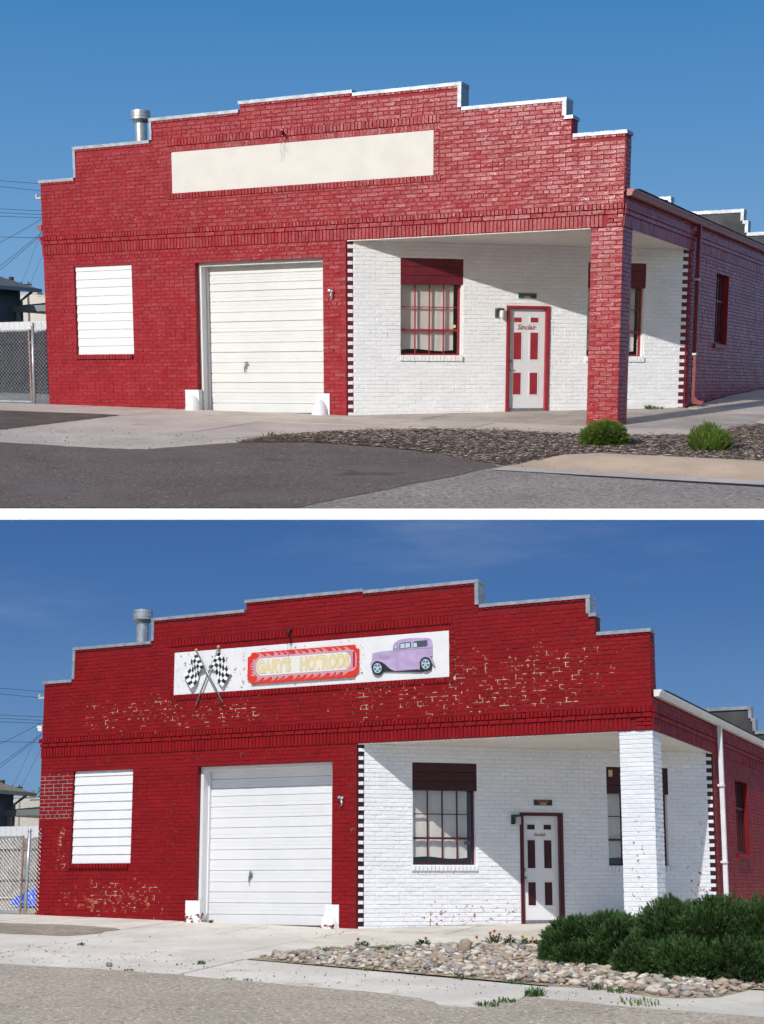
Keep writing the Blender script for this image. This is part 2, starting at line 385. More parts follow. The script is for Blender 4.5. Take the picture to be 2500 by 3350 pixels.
def ground(site):
    m = MAT[site]; zf = lambda x, y: zg(site, x, y)
    # far ground sheet, to the horizon
    mb = MB(); n = 60
    up = site == 'upper'
    p0, d = Vector((13.77, -11.16)), Vector((.9056, .4243)); nrm = Vector((-.4243, .9056))
    us = [-70 + 170 * i / n for i in range(n + 1)]; ws = [.25 if up else -25] + [(1.2 if up else -24) + 125 * (j / n) ** 1.5 for j in range(n + 1)]
    idx = {}
    for j, w in enumerate(ws):
        for i, u in enumerate(us):
            q = p0 + d * (u - 15) + nrm * w
            mb.v.append((q.x, q.y, zf(q.x, q.y) - .06)); mb.t.append(.5)
    for j in range(len(ws) - 1):
        for i in range(n):
            a = j * (n + 1) + i; mb.f.append((a, a + 1, a + n + 2, a + n + 1)); mb.m.append(0)
    mb.thing(site, 'ground', None, None, m['far_ground'], kind='structure')

    def slabs(name, mat, cells, gap=.012):
        th = Thing(site, name, None, None, kind='structure')
        for c in cells:
            s = MB()
            cx = sum(p[0] for p in c) / len(c); cy = sum(p[1] for p in c) / len(c)
            q = []
            for x, y in c:
                v = Vector((x - cx, y - cy)); l = v.length
                v *= (l - gap) / l; q.append((cx + v.x, cy + v.y))
            s.prism(q, -.05, RND.uniform(-.003, .003), zf=zf)
            s.build('paving_slab', mat, th)
        return th
    R4 = lambda x0, x1, y0, y1: [(x0, y0), (x1, y0), (x1, y1), (x0, y1)]
    walk = [R4(a, b, -1.86, .02) for a, b in zip((-7, -5.2, -3.4, -1.6, .2, 1.45, 3.5, 5.5, 7.47, 9.2, 10.85, 13.05), (-5.2, -3.4, -1.6, .2, 1.45, 3.5, 5.5, 7.47, 9.2, 10.85, 13.05, 15.2))]
    walk = [w if w[0][0] < 7 else [(w[0][0], -1.86 if up else -1.86), (w[1][0], -1.86), (w[1][0], -.32), (w[0][0], -.32)] for w in walk]
    slabs('sidewalk', m['concrete'], walk)
    yb = -7.4 if up else -7.9
    if up:
        ap = [R4(9.2, 13.05, -3.4, -1.87), R4(13.05, 15.5, -2.7, -1.87), R4(3.3, 6.7, -4.2, -1.87), R4(6.7, 9.2, -4.2, -1.87), [(3.3, -4.2), (6.7, -4.2), (5.5, -7.4), (3.3, -7.4)], [(6.7, -4.2), (9.2, -4.2), (9.2, -7.4), (5.5, -7.4)], R4(-8, 3.3, -7.4, -5.4)]
    else:
        ap = [R4(-8, 3.9, -8, -1.87), R4(3.9, 7.4, -4.3, -1.87), R4(7.4, 11.5, -4.9, -1.87), [(3.9, -8), (8, -8), (7.9, -4.9), (7.4, -4.3), (3.9, -4.3)], [(8, -8), (13.1, -8.1), (13.1, -5.9), (7.9, -4.9)]]
    slabs('apron', m['concrete'], ap)
    # porch floor under the cut corner, running on round the right side
    po = [[(7.45, -.3), (9.3, -.3), (9.3, 1.55), (7.45, .05)], [(9.3, -.3), (11.45, -.3), (11.45, 3.4), (9.3, 1.55)],
          [(11.45, -.3), (13.3, -.3), (14.15, 3.6), (13.1, 4.9), (11.45, 3.4)], [(13.3, -.3), (15.25, -.3), (15.25, 3.7), (14.15, 3.6)]]
    slabs('porch_floor', m['porch'], po)
    side = [[(13.2, 4.9), (14.2, 3.65), (14.3, 9), (13.2, 9)], [(14.2, 3.65), (15.6, 3.7), (15.8, 9), (14.3, 9)], R4(13.2, 15.8, 9, 15), R4(15.2, 17.5, -.3, 3.7)]
    slabs('side_walk', m['concrete'], side)

    if up:
        edge = [(-22, -7.2), (5.17, -7.19), (6.47, -7.27), (7.45, -7.2), (7.7, -7.05), (8.07, -6.26), (8.45, -5.6), (9.5, -5.1), (10.9, -5.25), (12.1, -5.75), (13.2, -6.5), (13.5, -6.95)]
        wob = []
        for a, b in zip(edge, edge[1:]):
            for q in range(6):
                t = q / 6; wob.append((a[0] + (b[0] - a[0]) * t + RND.uniform(-.02, .02), a[1] + (b[1] - a[1]) * t + RND.uniform(-.025, .025)))
        wob.append(edge[-1])
        r = MB(); r.sheet([(12.0, -7.0), (12.3, -6.1), (13.9, -6.1), (14.1, -7.1), (14.85, -7.38), (17.1, -7.5), (20.8, -7.55), front(8), front(0), front(-5)], .004, zf)
        r.thing(site, 'road', None, None, m['road'], kind='structure')
        a = MB(); br = [(13.42, -7.41), (13.38, -8.22), (13.23, -9.01), (13.14, -9.87), (13.0, -10.6), (12.9, -11.57)]
        a.sheet(wob + br + [front(-1), front(-40)], .009, zf)
        a.thing(site, 'dark_asphalt', None, None, m['asphalt'], kind='structure')
        # joint between the old asphalt and the gutter
        c = MB(); c.sheet([(13.6, -7.12), (14.85, -7.34), (17.1, -7.46), (20.6, -7.53), (20.6, -7.63), (17.1, -7.58), (14.85, -7.47), (13.7, -7.26)], .012, zf)
        c.thing(site, 'tar_joint', None, None, m['black'], kind='structure')
        g = MB(); jag = [(3.36 + .02 * math.sin(i * 1.7), -1.9 - i * .115) for i in range(31)]
        g.sheet([(-15, -1.92), (1.5, -1.9), (2.7, -1.8)] + [(3.62, -1.9)] + jag + [(3.3, -5.45), (-15, -5.45)], .008, zf)
        g.thing(site, 'asphalt_patch', None, None, m['gravel'], kind='structure')
        for pts in ([(6.67, -3.98), (6.85, -3.3), (6.9, -2.7), (7.03, -1.99)], [(5.4, -7.3), (6.2, -8.4), (7.6, -9.3), (8.3, -10.6)], [(9.3, -6.4), (10.2, -7.6), (11.9, -8.3), (12.4, -9.6)]):
            k = MB(); p2 = []
            for a_, b_ in zip(pts, pts[1:]):
                for t in (0, .2, .4, .6, .8): p2.append((a_[0] + (b_[0] - a_[0]) * t + RND.uniform(-.05, .05), a_[1] + (b_[1] - a_[1]) * t + RND.uniform(-.05, .05)))
            up_l = [(x, y + .012) for x, y in p2]; dn = [(x + .01, y - .012) for x, y in p2]
            for i in range(len(p2) - 1): k.sheet([dn[i], dn[i + 1], up_l[i + 1], up_l[i]], .0125, zf)
            k.thing(site, 'pavement_crack', None, None, m['black'], kind='structure')
        # rolled curb and gutter
        c = MB(); prof = [(-5.45, -.02), (-5.5, .10), (-5.75, .125), (-6.1, .11), (-6.45, .06), (-6.8, .018), (-6.95, .012), (-7.38, .012)]
        xs = [13.6, 13.85, 14.1, 14.6, 15.5, 16.5, 18, 20.6]; hs = [.0, .3, .75, 1, 1, 1, 1, 1]
        for i, x in enumerate(xs):
            for y, h in prof:
                yy = y - .05 * sm((x - 13.6) / 3) if y < -6 else y - .03 * sm((x - 14) / 3)
                if y > -6.9: yy = yy if hs[i] >= 1 else yy + (-6.95 - yy) * (1 - hs[i]) * .5
                c.v.append((x, yy, zf(x, yy) + max(.006, h * (hs[i] if y > -6.9 else 1)) + .004)); c.t.append(.5)
        k = len(prof)
        for i in range(len(xs) - 1):
            for j in range(k - 1):
                c.f.append((i * k + j, i * k + j + 1, (i + 1) * k + j + 1, (i + 1) * k + j)); c.m.append(1 if j == k - 2 else 0)
        c.smooth = True
        c.thing(site, 'curb', None, None, [m['curb'], m['concrete']], kind='structure')
        # front edge of the terrace: a white ledge
        l = MB(); q0, q1 = front(-45), front(45)
        b0 = (q0[0] - .4243 * .35, q0[1] + .9056 * .35); b1 = (q1[0] - .4243 * .35, q1[1] + .9056 * .35)
        f0 = (q0[0] + .4243 * .003, q0[1] - .9056 * .003); f1 = (q1[0] + .4243 * .003, q1[1] - .9056 * .003)
        l.prism([f0, f1, b1, b0], -.128, -.002, zf=zf)
        l.thing(site, 'ledge', None, None, m['ledge'], kind='structure')
    else:
        edge = [(-22, -6.88), (5.16, -6.9), (6.46, -6.8), (7.8, -6.84), (9.2, -7.05), (10.3, -7.18), (11.4, -7.34), (12.0, -7.55), (12.5, -8.0), (12.9, -7.9), (13.0, -7.4), (13.12, -6.93), (14.64, -7.2), (20, -7.6), (30, -7.8)]
        wob = []
        for a, b in zip(edge, edge[1:]):
            for q in range(6):
                t = q / 6; wob.append((a[0] + (b[0] - a[0]) * t + RND.uniform(-.02, .02), a[1] + (b[1] - a[1]) * t + RND.uniform(-.03, .03)))
        r = MB(); r.sheet(wob + [(30, -7.8), (40, -26), (-22, -30)], .006, zf)
        r.thing(site, 'road', None, None, m['road'], kind='structure')
        g = MB(); pts = [(-15, -1.75), (.9, -1.75), (1.84, -1.55), (2.6, -1.62), (3.22, -1.72), (3.5, -1.95), (3.4, -2.3), (3.55, -2.6), (3.4, -3.0), (3.2, -3.25), (2.1, -3.32), (.5, -3.35), (-15, -3.4)]
        g.sheet(pts, .008, zf)
        g.thing(site, 'gravel_patch', None, None, m['gravel'], kind='structure')
        c = MB()
        c.prism([(13.1, -5.2), (15.4, -5.2), (20, -4.9), (20, -7.56), (14.64, -7.16), (13.12, -6.88)], -.05, .007, zf=zf)
        c.thing(site, 'gutter_strip', None, None, m['curb'], kind='structure')
for k in SITES: ground(k)

# ------------------------------------------------------------------ brick building
PAR = {
    'upper': dict(x0=.05, L=13.13, xd=7.53, yd=4.87, lint=3.213, h=.0776, mod=.2365, soff=3.207,
        prof=[(.05, .995, 4.79), (.995, 2.98, 5.417), (2.98, 5.155, 5.845), (5.155, 7.66, 6.00), (7.66, 9.94, 5.945), (9.94, 11.99, 5.50), (11.99, 12.12, 5.19), (12.12, 13.13, 4.864)],
        panel=(3.48, 9.40, 4.322, 5.138), bw=(.872, 2.39, 1.072, 2.944), gd=(4.0, 7.01, 2.919),
        w1=(1.12, 2.425, 1.01, 2.914), w2=(5.14, 6.43, 1.01, 2.914), bars=(2.40, 1.965, 1.51), door=(3.37, 4.31, -.105, 2.012),
        lamp=(3.2, 1.86), plaque=(3.60, 4.01, 2.15, 2.268), sw=(7.35, 8.62, 1.35, 2.915), guards=((3.70, 4.02, .32), (6.86, 7.16, .25)),
        hook=(7.21, 2.21), stub=(6.13, 5.35), vent=(2.03, 6.05, 6.23, .13, .21), dh=(4.98, .83), rear=15.45, belt=(.217, .302, .402), gut=3.86),
    'lower': dict(x0=-.055, L=13.10, xd=7.40, yd=4.83, lint=3.262, h=.0793, mod=.2365, soff=3.255,
        prof=[(-.055, .705, 4.907), (.705, 2.69, 5.587), (2.69, 4.92, 6.065), (4.92, 7.50, 6.255), (7.50, 9.89, 6.218), (9.89, 12.02, 5.74), (12.02, 12.12, 5.40), (12.12, 13.10, 5.047)],
        panel=(3.238, 9.31, 4.425, 5.30), bw=(.80, 2.297, 1.047, 2.953), gd=(3.86, 6.88, 2.947),
        w1=(1.10, 2.39, .99, 2.932), w2=(5.12, 6.45, .99, 2.926), bars=(2.40, 1.955, 1.495), door=(3.27, 4.16, -.105, 2.004),
        lamp=(3.18, 1.86), plaque=(3.55, 3.95, 2.134, 2.262), sw=(7.0, 8.35, 1.29, 2.88), guards=((3.66, 3.98, .31), (6.76, 7.05, .25)),
        hook=(7.09, 2.20), stub=(5.93, 5.55), vent=(1.73, 6.27, 6.48, .135, .215), dh=(4.91, .81), rear=15.45, belt=(.222, .308, .412), gut=3.96),
}

def cell_wall(mb, mp, ss, zs, inside, T, mat=0, back=True):
    """wall body at d = 0 (front) .. -T, made of the grid cells where inside(s, z) holds"""
    ss = sorted(set(ss)); zs = sorted(set(zs)); N, M = len(ss) - 1, len(zs) - 1
    In = [[inside((ss[i] + ss[i + 1]) / 2, (zs[j] + zs[j + 1]) / 2) for j in range(M)] for i in range(N)]
    g = lambda i, j: 0 <= i < N and 0 <= j < M and In[i][j]
    for i in range(N):
        for j in range(M):
            if not In[i][j]: continue
            a, b, c, d = ss[i], ss[i + 1], zs[j], zs[j + 1]
            q = lambda *p: mb.add([mp(*x) for x in p], [(0, 1, 2, 3)], mat)
            q((a, c, 0), (b, c, 0), (b, d, 0), (a, d, 0))
            if back: q((b, c, -T), (a, c, -T), (a, d, -T), (b, d, -T))
            if not g(i - 1, j): q((a, c, -T), (a, c, 0), (a, d, 0), (a, d, -T))
            if not g(i + 1, j): q((b, c, 0), (b, c, -T), (b, d, -T), (b, d, 0))
            if not g(i, j - 1): q((a, c, -T), (b, c, -T), (b, c, 0), (a, c, 0))
            if not g(i, j + 1): q((a, d, 0), (b, d, 0), (b, d, -T), (a, d, -T))

SINGLE = {}
class Bricks:
    """bricks of one wall: most joined into one piece, some kept as single parts"""
    def __init__(self, th, wall, mp, mat, proud=.013):
        self.th, self.wall, self.mp, self.mat = th, wall, mp, mat
        self.proud = (proud if proud != .013 else (.009 if th.site == 'upper' else .007)); self.g = .0045 if th.site == 'upper' else .0068
        self.mb = MB(); self.list = []
    def one(self, s0, s1, z0, z1, proud=None, single=False):
        p = (proud if proud is not None else self.proud)
        g = self.g
        if single and SINGLE.get(self.th.site, 0) < 300:
            SINGLE[self.th.site] = SINGLE.get(self.th.site, 0) + 1
            self.list.append((s0, s1, z0, z1)); return
        pr = p + RND.gauss(0, .0016)
        self.mb.bbox(self.mp, s0 + g, s1 - g, z0 + g, z1 - g, -.01, max(.003, pr), min(.005, pr * .6), tone=min(1, max(0, RND.gauss(.5, .24))), j=.0024)
    def lay(self, z0, z1, h, mod, spans, phase=0., header=(), single=None, row0=0, stub=.05):
        k = row0; z = z0
        while z < z1 - .02:
            zt = min(z + h, z1)
            hd = (k % 7 == 3)
            w = mod / 2 if hd else mod
            off = phase + (w / 2 if k % 2 else 0.)
            for a, b in spans((z + zt) / 2, k):
                n0 = math.floor((a - off) / w); s = a
                i = n0 + 1
                while s < b - 1e-6:
                    e = min(off + i * w, b)
                    if e - s < stub and e < b: i += 1; e = min(off + i * w, b)
                    if b - e < stub: e = b
                    sg = bool(single and single((s + e) / 2, (z + zt) / 2) and e - s > mod * .9)
                    self.one(s, e, z, zt, single=sg)
                    s = e; i += 1
            z = zt; k += 1
    def done(self, name='brickwork'):
        if self.mb.f: self.mb.build(name, self.mat, (self.th, self.wall), kind='stuff')
        cache = {}
        for s0, s1, z0, z1 in self.list:
            key = (round(s1 - s0, 2), round(z1 - z0, 3), RND.randrange(5))
            mp = self.mp; o0 = Vector(mp(0, 0, 0)); ax = Vector(mp(1, 0, 0)) - o0; az = Vector(mp(0, 1, 0)) - o0; ad = Vector(mp(0, 0, 1)) - o0
            if key not in cache:
                b = MB(); L2, H2 = key[0] / 2 - self.g, (z1 - z0) / 2 - self.g
                loc = lambda a, c, d: tuple(ax * a + az * c + ad * d)
                b.bbox(loc, -L2, L2, -H2, H2, -.01, self.proud + RND.gauss(0, .0012), .004, tone=RND.random(), j=.0024)
                cache[key] = b.mesh('brick', self.mat)
            o = bpy.data.objects.new('brick', cache[key]); SITES[self.th.site]['col'].objects.link(o)
            o.parent = self.wall; o.location = Vector(mp((s0 + s1) / 2, (z0 + z1) / 2, 0))

def cut(spans, holes, z):
    """remove from the spans the holes that are open at height z"""
    for a, b, c, d in holes:
        if c < z < d:
            out = []
            for s, e in spans:
                if b <= s or a >= e: out.append((s, e)); continue
                if a > s: out.append((s, a))
                if b < e: out.append((b, e))
            spans = out
    return [(s, e) for s, e in spans if e - s > .02]

def building(site):
    p = PAR[site]; m = MAT[site]; up = site == 'upper'
    label = ('red brick garage with blank cream sign panel and red corner pillar' if up else
             'dark red brick garage with hot rod signs on its front and white corner pillar')
    th = Thing(site, 'brick_garage', label, 'building')
    # the site root used by the materials sits exactly at the building's origin
    e = ROOT[site]
    L, xd, yd, x0, lint, h, mod = p['L'], p['xd'], p['yd'], p['x0'], p['lint'], p['h'], p['mod']
    Ld = math.hypot(L - xd, yd); ta, tb = (L - xd) / Ld, yd / Ld
    FM = lambda s, z, d: (s, -d, z)
    DM = lambda s, z, d: (xd + s * ta + d * tb, s * tb - d * ta, z)
    SM = lambda s, z, d: (L + d, s, z)
    T = .33; zb = -.5
    prof = p['prof']
    top = lambda s: next((t for a, b, t in prof if a <= s <= b), 0)
    PW = .60   # pillar width
    bx0, bx1, bz0, bz1 = p['bw']; gx0, gx1, gz1 = p['gd']; px0, px1, pz0, pz1 = p['panel']
    porch = (xd, L - PW, zb - 1, lint); ropen = (xd, L + 1, zb - 1, lint)
    holes = [(bx0, bx1, bz0, bz1), (gx0, gx1, zb - 1, gz1), ropen]
    CAP = .062
    # ---- front wall
    fw = MB()
    inside = lambda s, z: z < top(s) - .03 and not any(a < s < b and c < z < d for a, b, c, d in holes)
    cell_wall(fw, FM, [x0 + .004, L - .004, bx0, bx1, gx0, gx1, xd] + [a for a, b, t in prof[1:]], [zb, bz0, bz1, gz1, lint] + [t - .03 for a, b, t in prof], inside, T)
    front = fw.build('front_wall', m['joint'], th)
    B = Bricks(th, front, FM, m['red'])
    b1, b2, b3 = (lint + q for q in p['belt'])
    ring = .118
    hp = (px0 - ring, px1 + ring, pz0 - ring, pz1 + ring)
    soldier_top = (px0 - ring - .02, px1 + ring + .0, pz1 + ring, pz1 + ring + .15)
    bh = [(bx0, bx1, bz0, bz1), (bx0 - .03, bx1 - .02, bz0 - .105, bz0), (gx0, gx1, zb, gz1)]
    # below the belt (courses counted down from the lintel line)
    n = int((lint - zb) / h); zs0 = lint - n * h
    tooth = lambda k: 0 if k % 2 else .125
    B.lay(zs0, lint, h, mod, lambda z, k: cut([(x0, xd - tooth(k))], bh, z), phase=x0)
    # the belt: tall soldiers, a stretcher course, a rowlock course
    s = x0 - .012
    while s < L - .13:
        w = .0785
        if not (s + w > L - .30): B.one(s, s + w, lint, b1, .024)
        s += w
    for i in range(3):
        za = lint + (b1 - lint) * i / 3; zc = lint + (b1 - lint) * (i + 1) / 3
        q = [L - .30, L - .18, L] if i % 2 else [L - .30, L - .11, L]
        for a, b in zip(q, q[1:]): B.one(a, b, za, zc, .022)
    s = x0 - .03
    while s < L: e2 = min(s + mod, L + .012); B.one(s, e2, b1, b2, .040); s = e2
    s = x0 - .05
    while s < L: e2 = min(s + .0785, L + .02); B.one(s, e2, b2, b3, .056); s = e2
    # above the belt
    def spans(z, k):
        out = []
        for a, b, t in prof:
            if z + h * .4 < t - CAP - .045:
                if out and abs(out[-1][1] - a) < .01: out[-1] = (out[-1][0], b)
                else: out.append((a, b))
        return cut(out, [hp, soldier_top], z)
    B.lay(b3, 6.4, h, mod, spans, phase=x0 + .03, single=lambda s, z: s > 12.15 and z < 4.6)
    # header row right under the flashing
    for a, b, t in prof:
        if b - a < .3: continue
        s = a + .01
        while s < b - .05: B.one(s, min(s + .118, b), t - CAP - .05, t - CAP + .012, .020); s += .118
    # ring of bricks round the sign panel
    s = px0 - ring
    while s < px1 + ring - .03:
        B.one(s, s + .0785, pz1, pz1 + ring, .004); B.one(s, s + .0785, pz0 - ring, pz0, .03); s += .0785
    z = pz0
    while z < pz1 - .03:
        z2 = min(z + .0785, pz1)
        B.one(px0 - ring, px0, z, z2, .006); B.one(px1, px1 + ring, z, z2, .012); z = z2
    s = soldier_top[0]
    while s < soldier_top[1] - .05: B.one(s, s + .0785, soldier_top[2], soldier_top[3], .028); s += .0785
    # rowlock sill of the boarded window
    s = bx0 - .03
    while s < bx1 - .05: B.one(s, min(s + .0785, bx1 - .02), bz0 - .105, bz0 - .005, .055); s += .0785
    B.done()
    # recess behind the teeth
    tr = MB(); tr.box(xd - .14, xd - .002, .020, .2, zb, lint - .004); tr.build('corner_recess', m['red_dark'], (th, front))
    # sign panel
    sp = MB(); sp.box(px0 + .002, px1 - .002, -.002, .05, pz0 + .002, pz1 - .002); sp.build('sign_panel', m['panel'], th)
    # ---- boarded window
    bw = MB(); bw.box(bx0, bx1, .085, .12, bz0, bz1); bwo = bw.build('boarded_window', m['wood_white'], th)
    nb = 11; hb = (bz1 - bz0) / (nb - .4); z = bz0
    for i in range(nb):
        z2 = min(bz1, z + hb + RND.uniform(-.006, .006)) if i < nb - 1 else bz1
        if z2 - z < .02: break
        q = MB(); a, b = bx0 + .012 + RND.uniform(0, .006), bx1 - .006
        q.add([(a, .032, z + .003), (b, .032, z + .003), (b, .052, z2 + .004), (a, .052, z2 + .004), (a, .08, z + .003), (b, .08, z + .003), (b, .08, z2 + .004), (a, .08, z2 + .004)],
              [(0, 1, 2, 3), (1, 0, 4, 5), (3, 2, 6, 7), (0, 3, 7, 4), (1, 5, 6, 2)])
        q.build('board', m['wood_white'], (th, bwo)); z = z2
    # ---- garage door
    fr = MB()
    fr.box(gx0 + .002, gx0 + .065, .12, .37, -.2, gz1 - .002); fr.box(gx1 - .065, gx1 - .002, .12, .37, -.25, gz1 - .002)
    fr.box(gx0 + .065, gx1 - .065, .12, .37, gz1 - .075, gz1 - .002)
    fr.box(gx0 + .066, gx0 + .10, .30, .35, -.2, gz1 - .076); fr.box(gx1 - .10, gx1 - .066, .30, .35, -.25, gz1 - .076)
    gf = fr.build('garage_door', m['wood_white'], th)
    z0d, nP = -.16, 5; hP = (gz1 - .07 - z0d) / (nP - .18)
    for i in range(nP):
        za = z0d + i * hP; zt = min(za + hP, gz1 - .072)
        q = MB(); pr = []
        for zz, dd in ((0, .022), (.014, 0), (.183, 0), (.195, .022), (.207, 0), (.268, .001), (.272, .006), (.278, .001), (.335, .001), (.339, .006), (.345, .001), (.403, 0), (.415, .022), (.427, 0), (.49, .001), (.494, .006), (.50, .001), (.60, 0), (1, .0)):
            f = zz if zz < .6 else zz
            z_ = za + (zt - za) * (f / .62 if f < .62 else 1)
            pr.append((z_, .36 + dd))
        pr[-1] = (zt - .006, .36); pr.append((zt, .372))
        vv = [(gx0 + .07, y, z) for z, y in pr] + [(gx1 - .07, y, z) for z, y in pr]; k = len(pr)
        q.add(vv, [(j, k + j, k + j + 1, j + 1) for j in range(k - 1)])
        q.build('door_panel', m['door_white'], (th, gf))
    hd = MB(); hx, hz = p['dh']
    hd.box(hx - .02, hx + .02, .335, .36, hz - .08, hz + .07); hd.box(hx - .012, hx + .055, .305, .335, hz + .0, hz + .035); hd.tube([(hx - .02, .32, hz - .02), (hx - .02, .315, hz - .15)], .011, 6)
    hd.build('door_handle', m['steel'], (th, gf))
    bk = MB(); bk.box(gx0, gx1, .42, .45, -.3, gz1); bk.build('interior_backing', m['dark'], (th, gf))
    # ---- corner wall (diagonal, white)
    w1, w2, dr = p['w1'], p['w2'], p['door']
    dh_ = [w1, w2, (dr[0], dr[1], zb - 1, dr[3])]
    dw = MB()
    cell_wall(dw, DM, [.15, Ld - .15, w1[0], w1[1], w2[0], w2[1], dr[0], dr[1]], [zb, w1[2], w1[3], dr[3], lint],
              lambda s, z: not any(a < s < b and c < z < d for a, b, c, d in dh_), .3)
    diag = dw.build('corner_wall', m['wjoint'], th)
    B = Bricks(th, diag, DM, m['white'], .010)
    sills = [(a - .03, b + .03, c - .12, c) for a, b, c, d in (w1, w2)]
    B.lay(zs0, lint, h, mod, lambda z, k: cut([(.03 if k % 2 else .15, Ld - (.03 if k % 2 else .15))], dh_ + sills, z), phase=.02)
    for a, b, c, d in sills:
        s = a
        while s < b - .04: B.one(s, min(s + .0785, b), c, d - .008, .045); s += .0785
    B.done()
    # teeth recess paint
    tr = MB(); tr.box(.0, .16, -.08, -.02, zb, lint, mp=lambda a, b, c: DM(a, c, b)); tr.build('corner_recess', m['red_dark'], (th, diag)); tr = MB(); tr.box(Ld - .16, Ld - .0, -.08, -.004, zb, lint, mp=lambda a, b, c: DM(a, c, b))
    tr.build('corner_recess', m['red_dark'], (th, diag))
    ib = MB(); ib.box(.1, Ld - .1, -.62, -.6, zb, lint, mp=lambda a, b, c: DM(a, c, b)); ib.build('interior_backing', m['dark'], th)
    # ---- windows in the corner wall
    zT, zM, zL = p['bars']
    for wi, (a, b, c, d) in enumerate((w1, w2)):
        f = MB(); D = -.10
        bx = lambda s0, s1, z0, z1, d0, d1, mb=f, mat=0: mb.box(s0, s1, d0, d1, z0, z1, mat, mp=lambda u, v, w: DM(u, w, v))
        bx(a, a + .03, c, zT, D - .04, D); bx(b - .07, b - .03, c, zT, D - .04, D); bx(a + .03, b - .07, c, c + .035, D - .04, D + .01)
        bx(a + .03, b - .07, zL - .02, zL + .02, D - .04, D + .012)
        win = f.build('window', m['red_trim'], th)
        cols = [a + .03 + (b - .10 - a) * i / 4 for i in range(5)]
        g = MB()
        for s in cols[1:4]:
            bx(s - .011, s + .011, c + .036, zL - .021, D - .035, D + .004, g); bx(s - .011, s + .011, zL + .021, zT, D - .035, D + .004, g)
        bx(a + .03, b - .07, zM - .009, zM + .009, D - .034, D + .003, g)
        g.build('muntin', m['red_trim'], (th, win))
        for i in range(4):
            for z0, z1 in ((c + .036, zL - .021), (zL + .021, zM - .01), (zM + .01, zT)):
                q = MB(); bx(cols[i] + .012, cols[i + 1] - .012, z0, z1, D - .024, D - .020, q); q.build('pane', m['glass'], (th, win))
        cu = MB(); ns = 30
        vv = []
        zc = c + (.11 if up else .14)
        for i in range(ns + 1):
            s = a + .04 + (b - a - .18) * i / ns
            dd = -.19 + .004 * math.sin(i * 1.3) + .003 * math.sin(i * .57 + 1)
            zz = zc + .02 * math.sin(i * .21)
            vv += [DM(s, zz, dd - .006 * math.sin(i * .9)), DM(s, zT + .3, dd)]
        cu.add(vv, [(2 * i, 2 * i + 2, 2 * i + 3, 2 * i + 1) for i in range(ns)]); cu.smooth = True
        cu.build('curtain', m['curtain'], (th, win))
        jb = MB(); bx(b - .028, b, c, zT, -.28, -.002, jb); jb.build('reveal', m['white'], (th, win)); jb = MB(); bx(a, a + .006, c, zT, -.28, -.002, jb); jb.build('reveal', m['white'], (th, win))
        lt = MB()
        if up and wi == 0: bx(b - .17, b - .11, zL + .05, zL + .11, D - .019, D - .017, lt); lt.build('sticker', plain('sticker_yellow', (.75, .6, .2, 1)), (th, win))
        if not up and wi == 0: bx(b - .22, b - .10, zL - .12, zL - .05, D - .019, D - .017, lt); lt.build('sticker', plain('sticker_dark', (.12, .1, .2, 1)), (th, win))
        if not up and wi == 1: bx(a + .04, a + .12, d - .19, d - .06, .0, .02, lt); lt.build('alarm_box', plain('cream_plastic', (.55, .48, .22, 1)), (th, win))
        nbd = 3; 
        for i in range(nbd):
            z0 = zT + (d - zT) * i / nbd; z1 = zT + (d - zT) * (i + 1) / nbd
            q = MB(); q.bbox(DM, a - .004, b + .004, z0 + .002, z1 - .002, -.10, .004, .004); q.build('fascia_board', m['red_dark'], (th, win))
    # ---- entrance door
    a, b, c, d = dr
    zf = .0
    bx = lambda mb, s0, s1, z0, z1, d0, d1, mat=0: mb.box(s0, s1, d0, d1, z0, z1, mat, mp=lambda u, v, w: DM(u, w, v))
    f = MB(); FW = .068
    bx(f, a, a + FW, c - .1, d, -.12, .03); bx(f, b - FW - .015, b, c - .1, d, -.12, .03); bx(f, a + FW, b - FW - .015, d - .06, d, -.12, .03)
    bx(f, a + .012, a + FW - .018, c - .1, d - .02, .03, .042); bx(f, b - FW + .005, b - .014, c - .1, d - .02, .03, .042); bx(f, a + FW, b - FW - .015, d - .045, d - .014, .03, .042)
    ed = f.build('entrance_door', m['red_trim'], th)
    la, lb, lc, ld = a + FW + .002, b - FW - .017, c + .05, d - .062
    q = MB(); bx(q, la, lb, lc, ld, -.09, -.05); leaf = q.build('door_leaf', m['wood_white'], (th, ed))
    q = MB(); bx(q, la, lb, c - .1, lc - .003, -.11, -.01); q.build('threshold', m['steel'], (th, ed))
    W = lb - la; H = ld - lc
    for ci in (0, 1):
        u0 = la + W * (.135 if ci == 0 else .60); u1 = u0 + W * .21
        for v0, v1 in ((.14, .36), (.495, .765), (.868, .915)):
            z0, z1 = lc + H * v0, lc + H * v1
            q = MB(); g = .035
            n0 = [DM(u, w, dd) for (u, w, dd) in ((u0 - g, z0 - g, -.05), (u1 + g, z0 - g, -.05), (u1 + g, z1 + g, -.05), (u0 - g, z1 + g, -.05),
                  (u0 - g + .012, z0 - g + .012, -.042), (u1 + g - .012, z0 - g + .012, -.042), (u1 + g - .012, z1 + g - .012, -.042), (u0 - g + .012, z1 + g - .012, -.042),
                  (u0 - .008, z0 - .008, -.046), (u1 + .008, z0 - .008, -.046), (u1 + .008, z1 + .008, -.046), (u0 - .008, z1 + .008, -.046))]
            fs = []
            for r in (0, 4):
                fs += [(r + i, r + (i + 1) % 4, r + 4 + (i + 1) % 4, r + 4 + i) for i in range(4)]
            q.add(n0, fs + [(8, 9, 10, 11)])
            q.build('panel_moulding', m['wood_white'], (th, ed))
            q = MB(); q.bbox(DM, u0, u1, z0, z1, -.048, -.040, .003); q.build('door_panel', m['red_trim'] if up else m['red_dark'], (th, ed))
    q = MB(); kx = la + .05
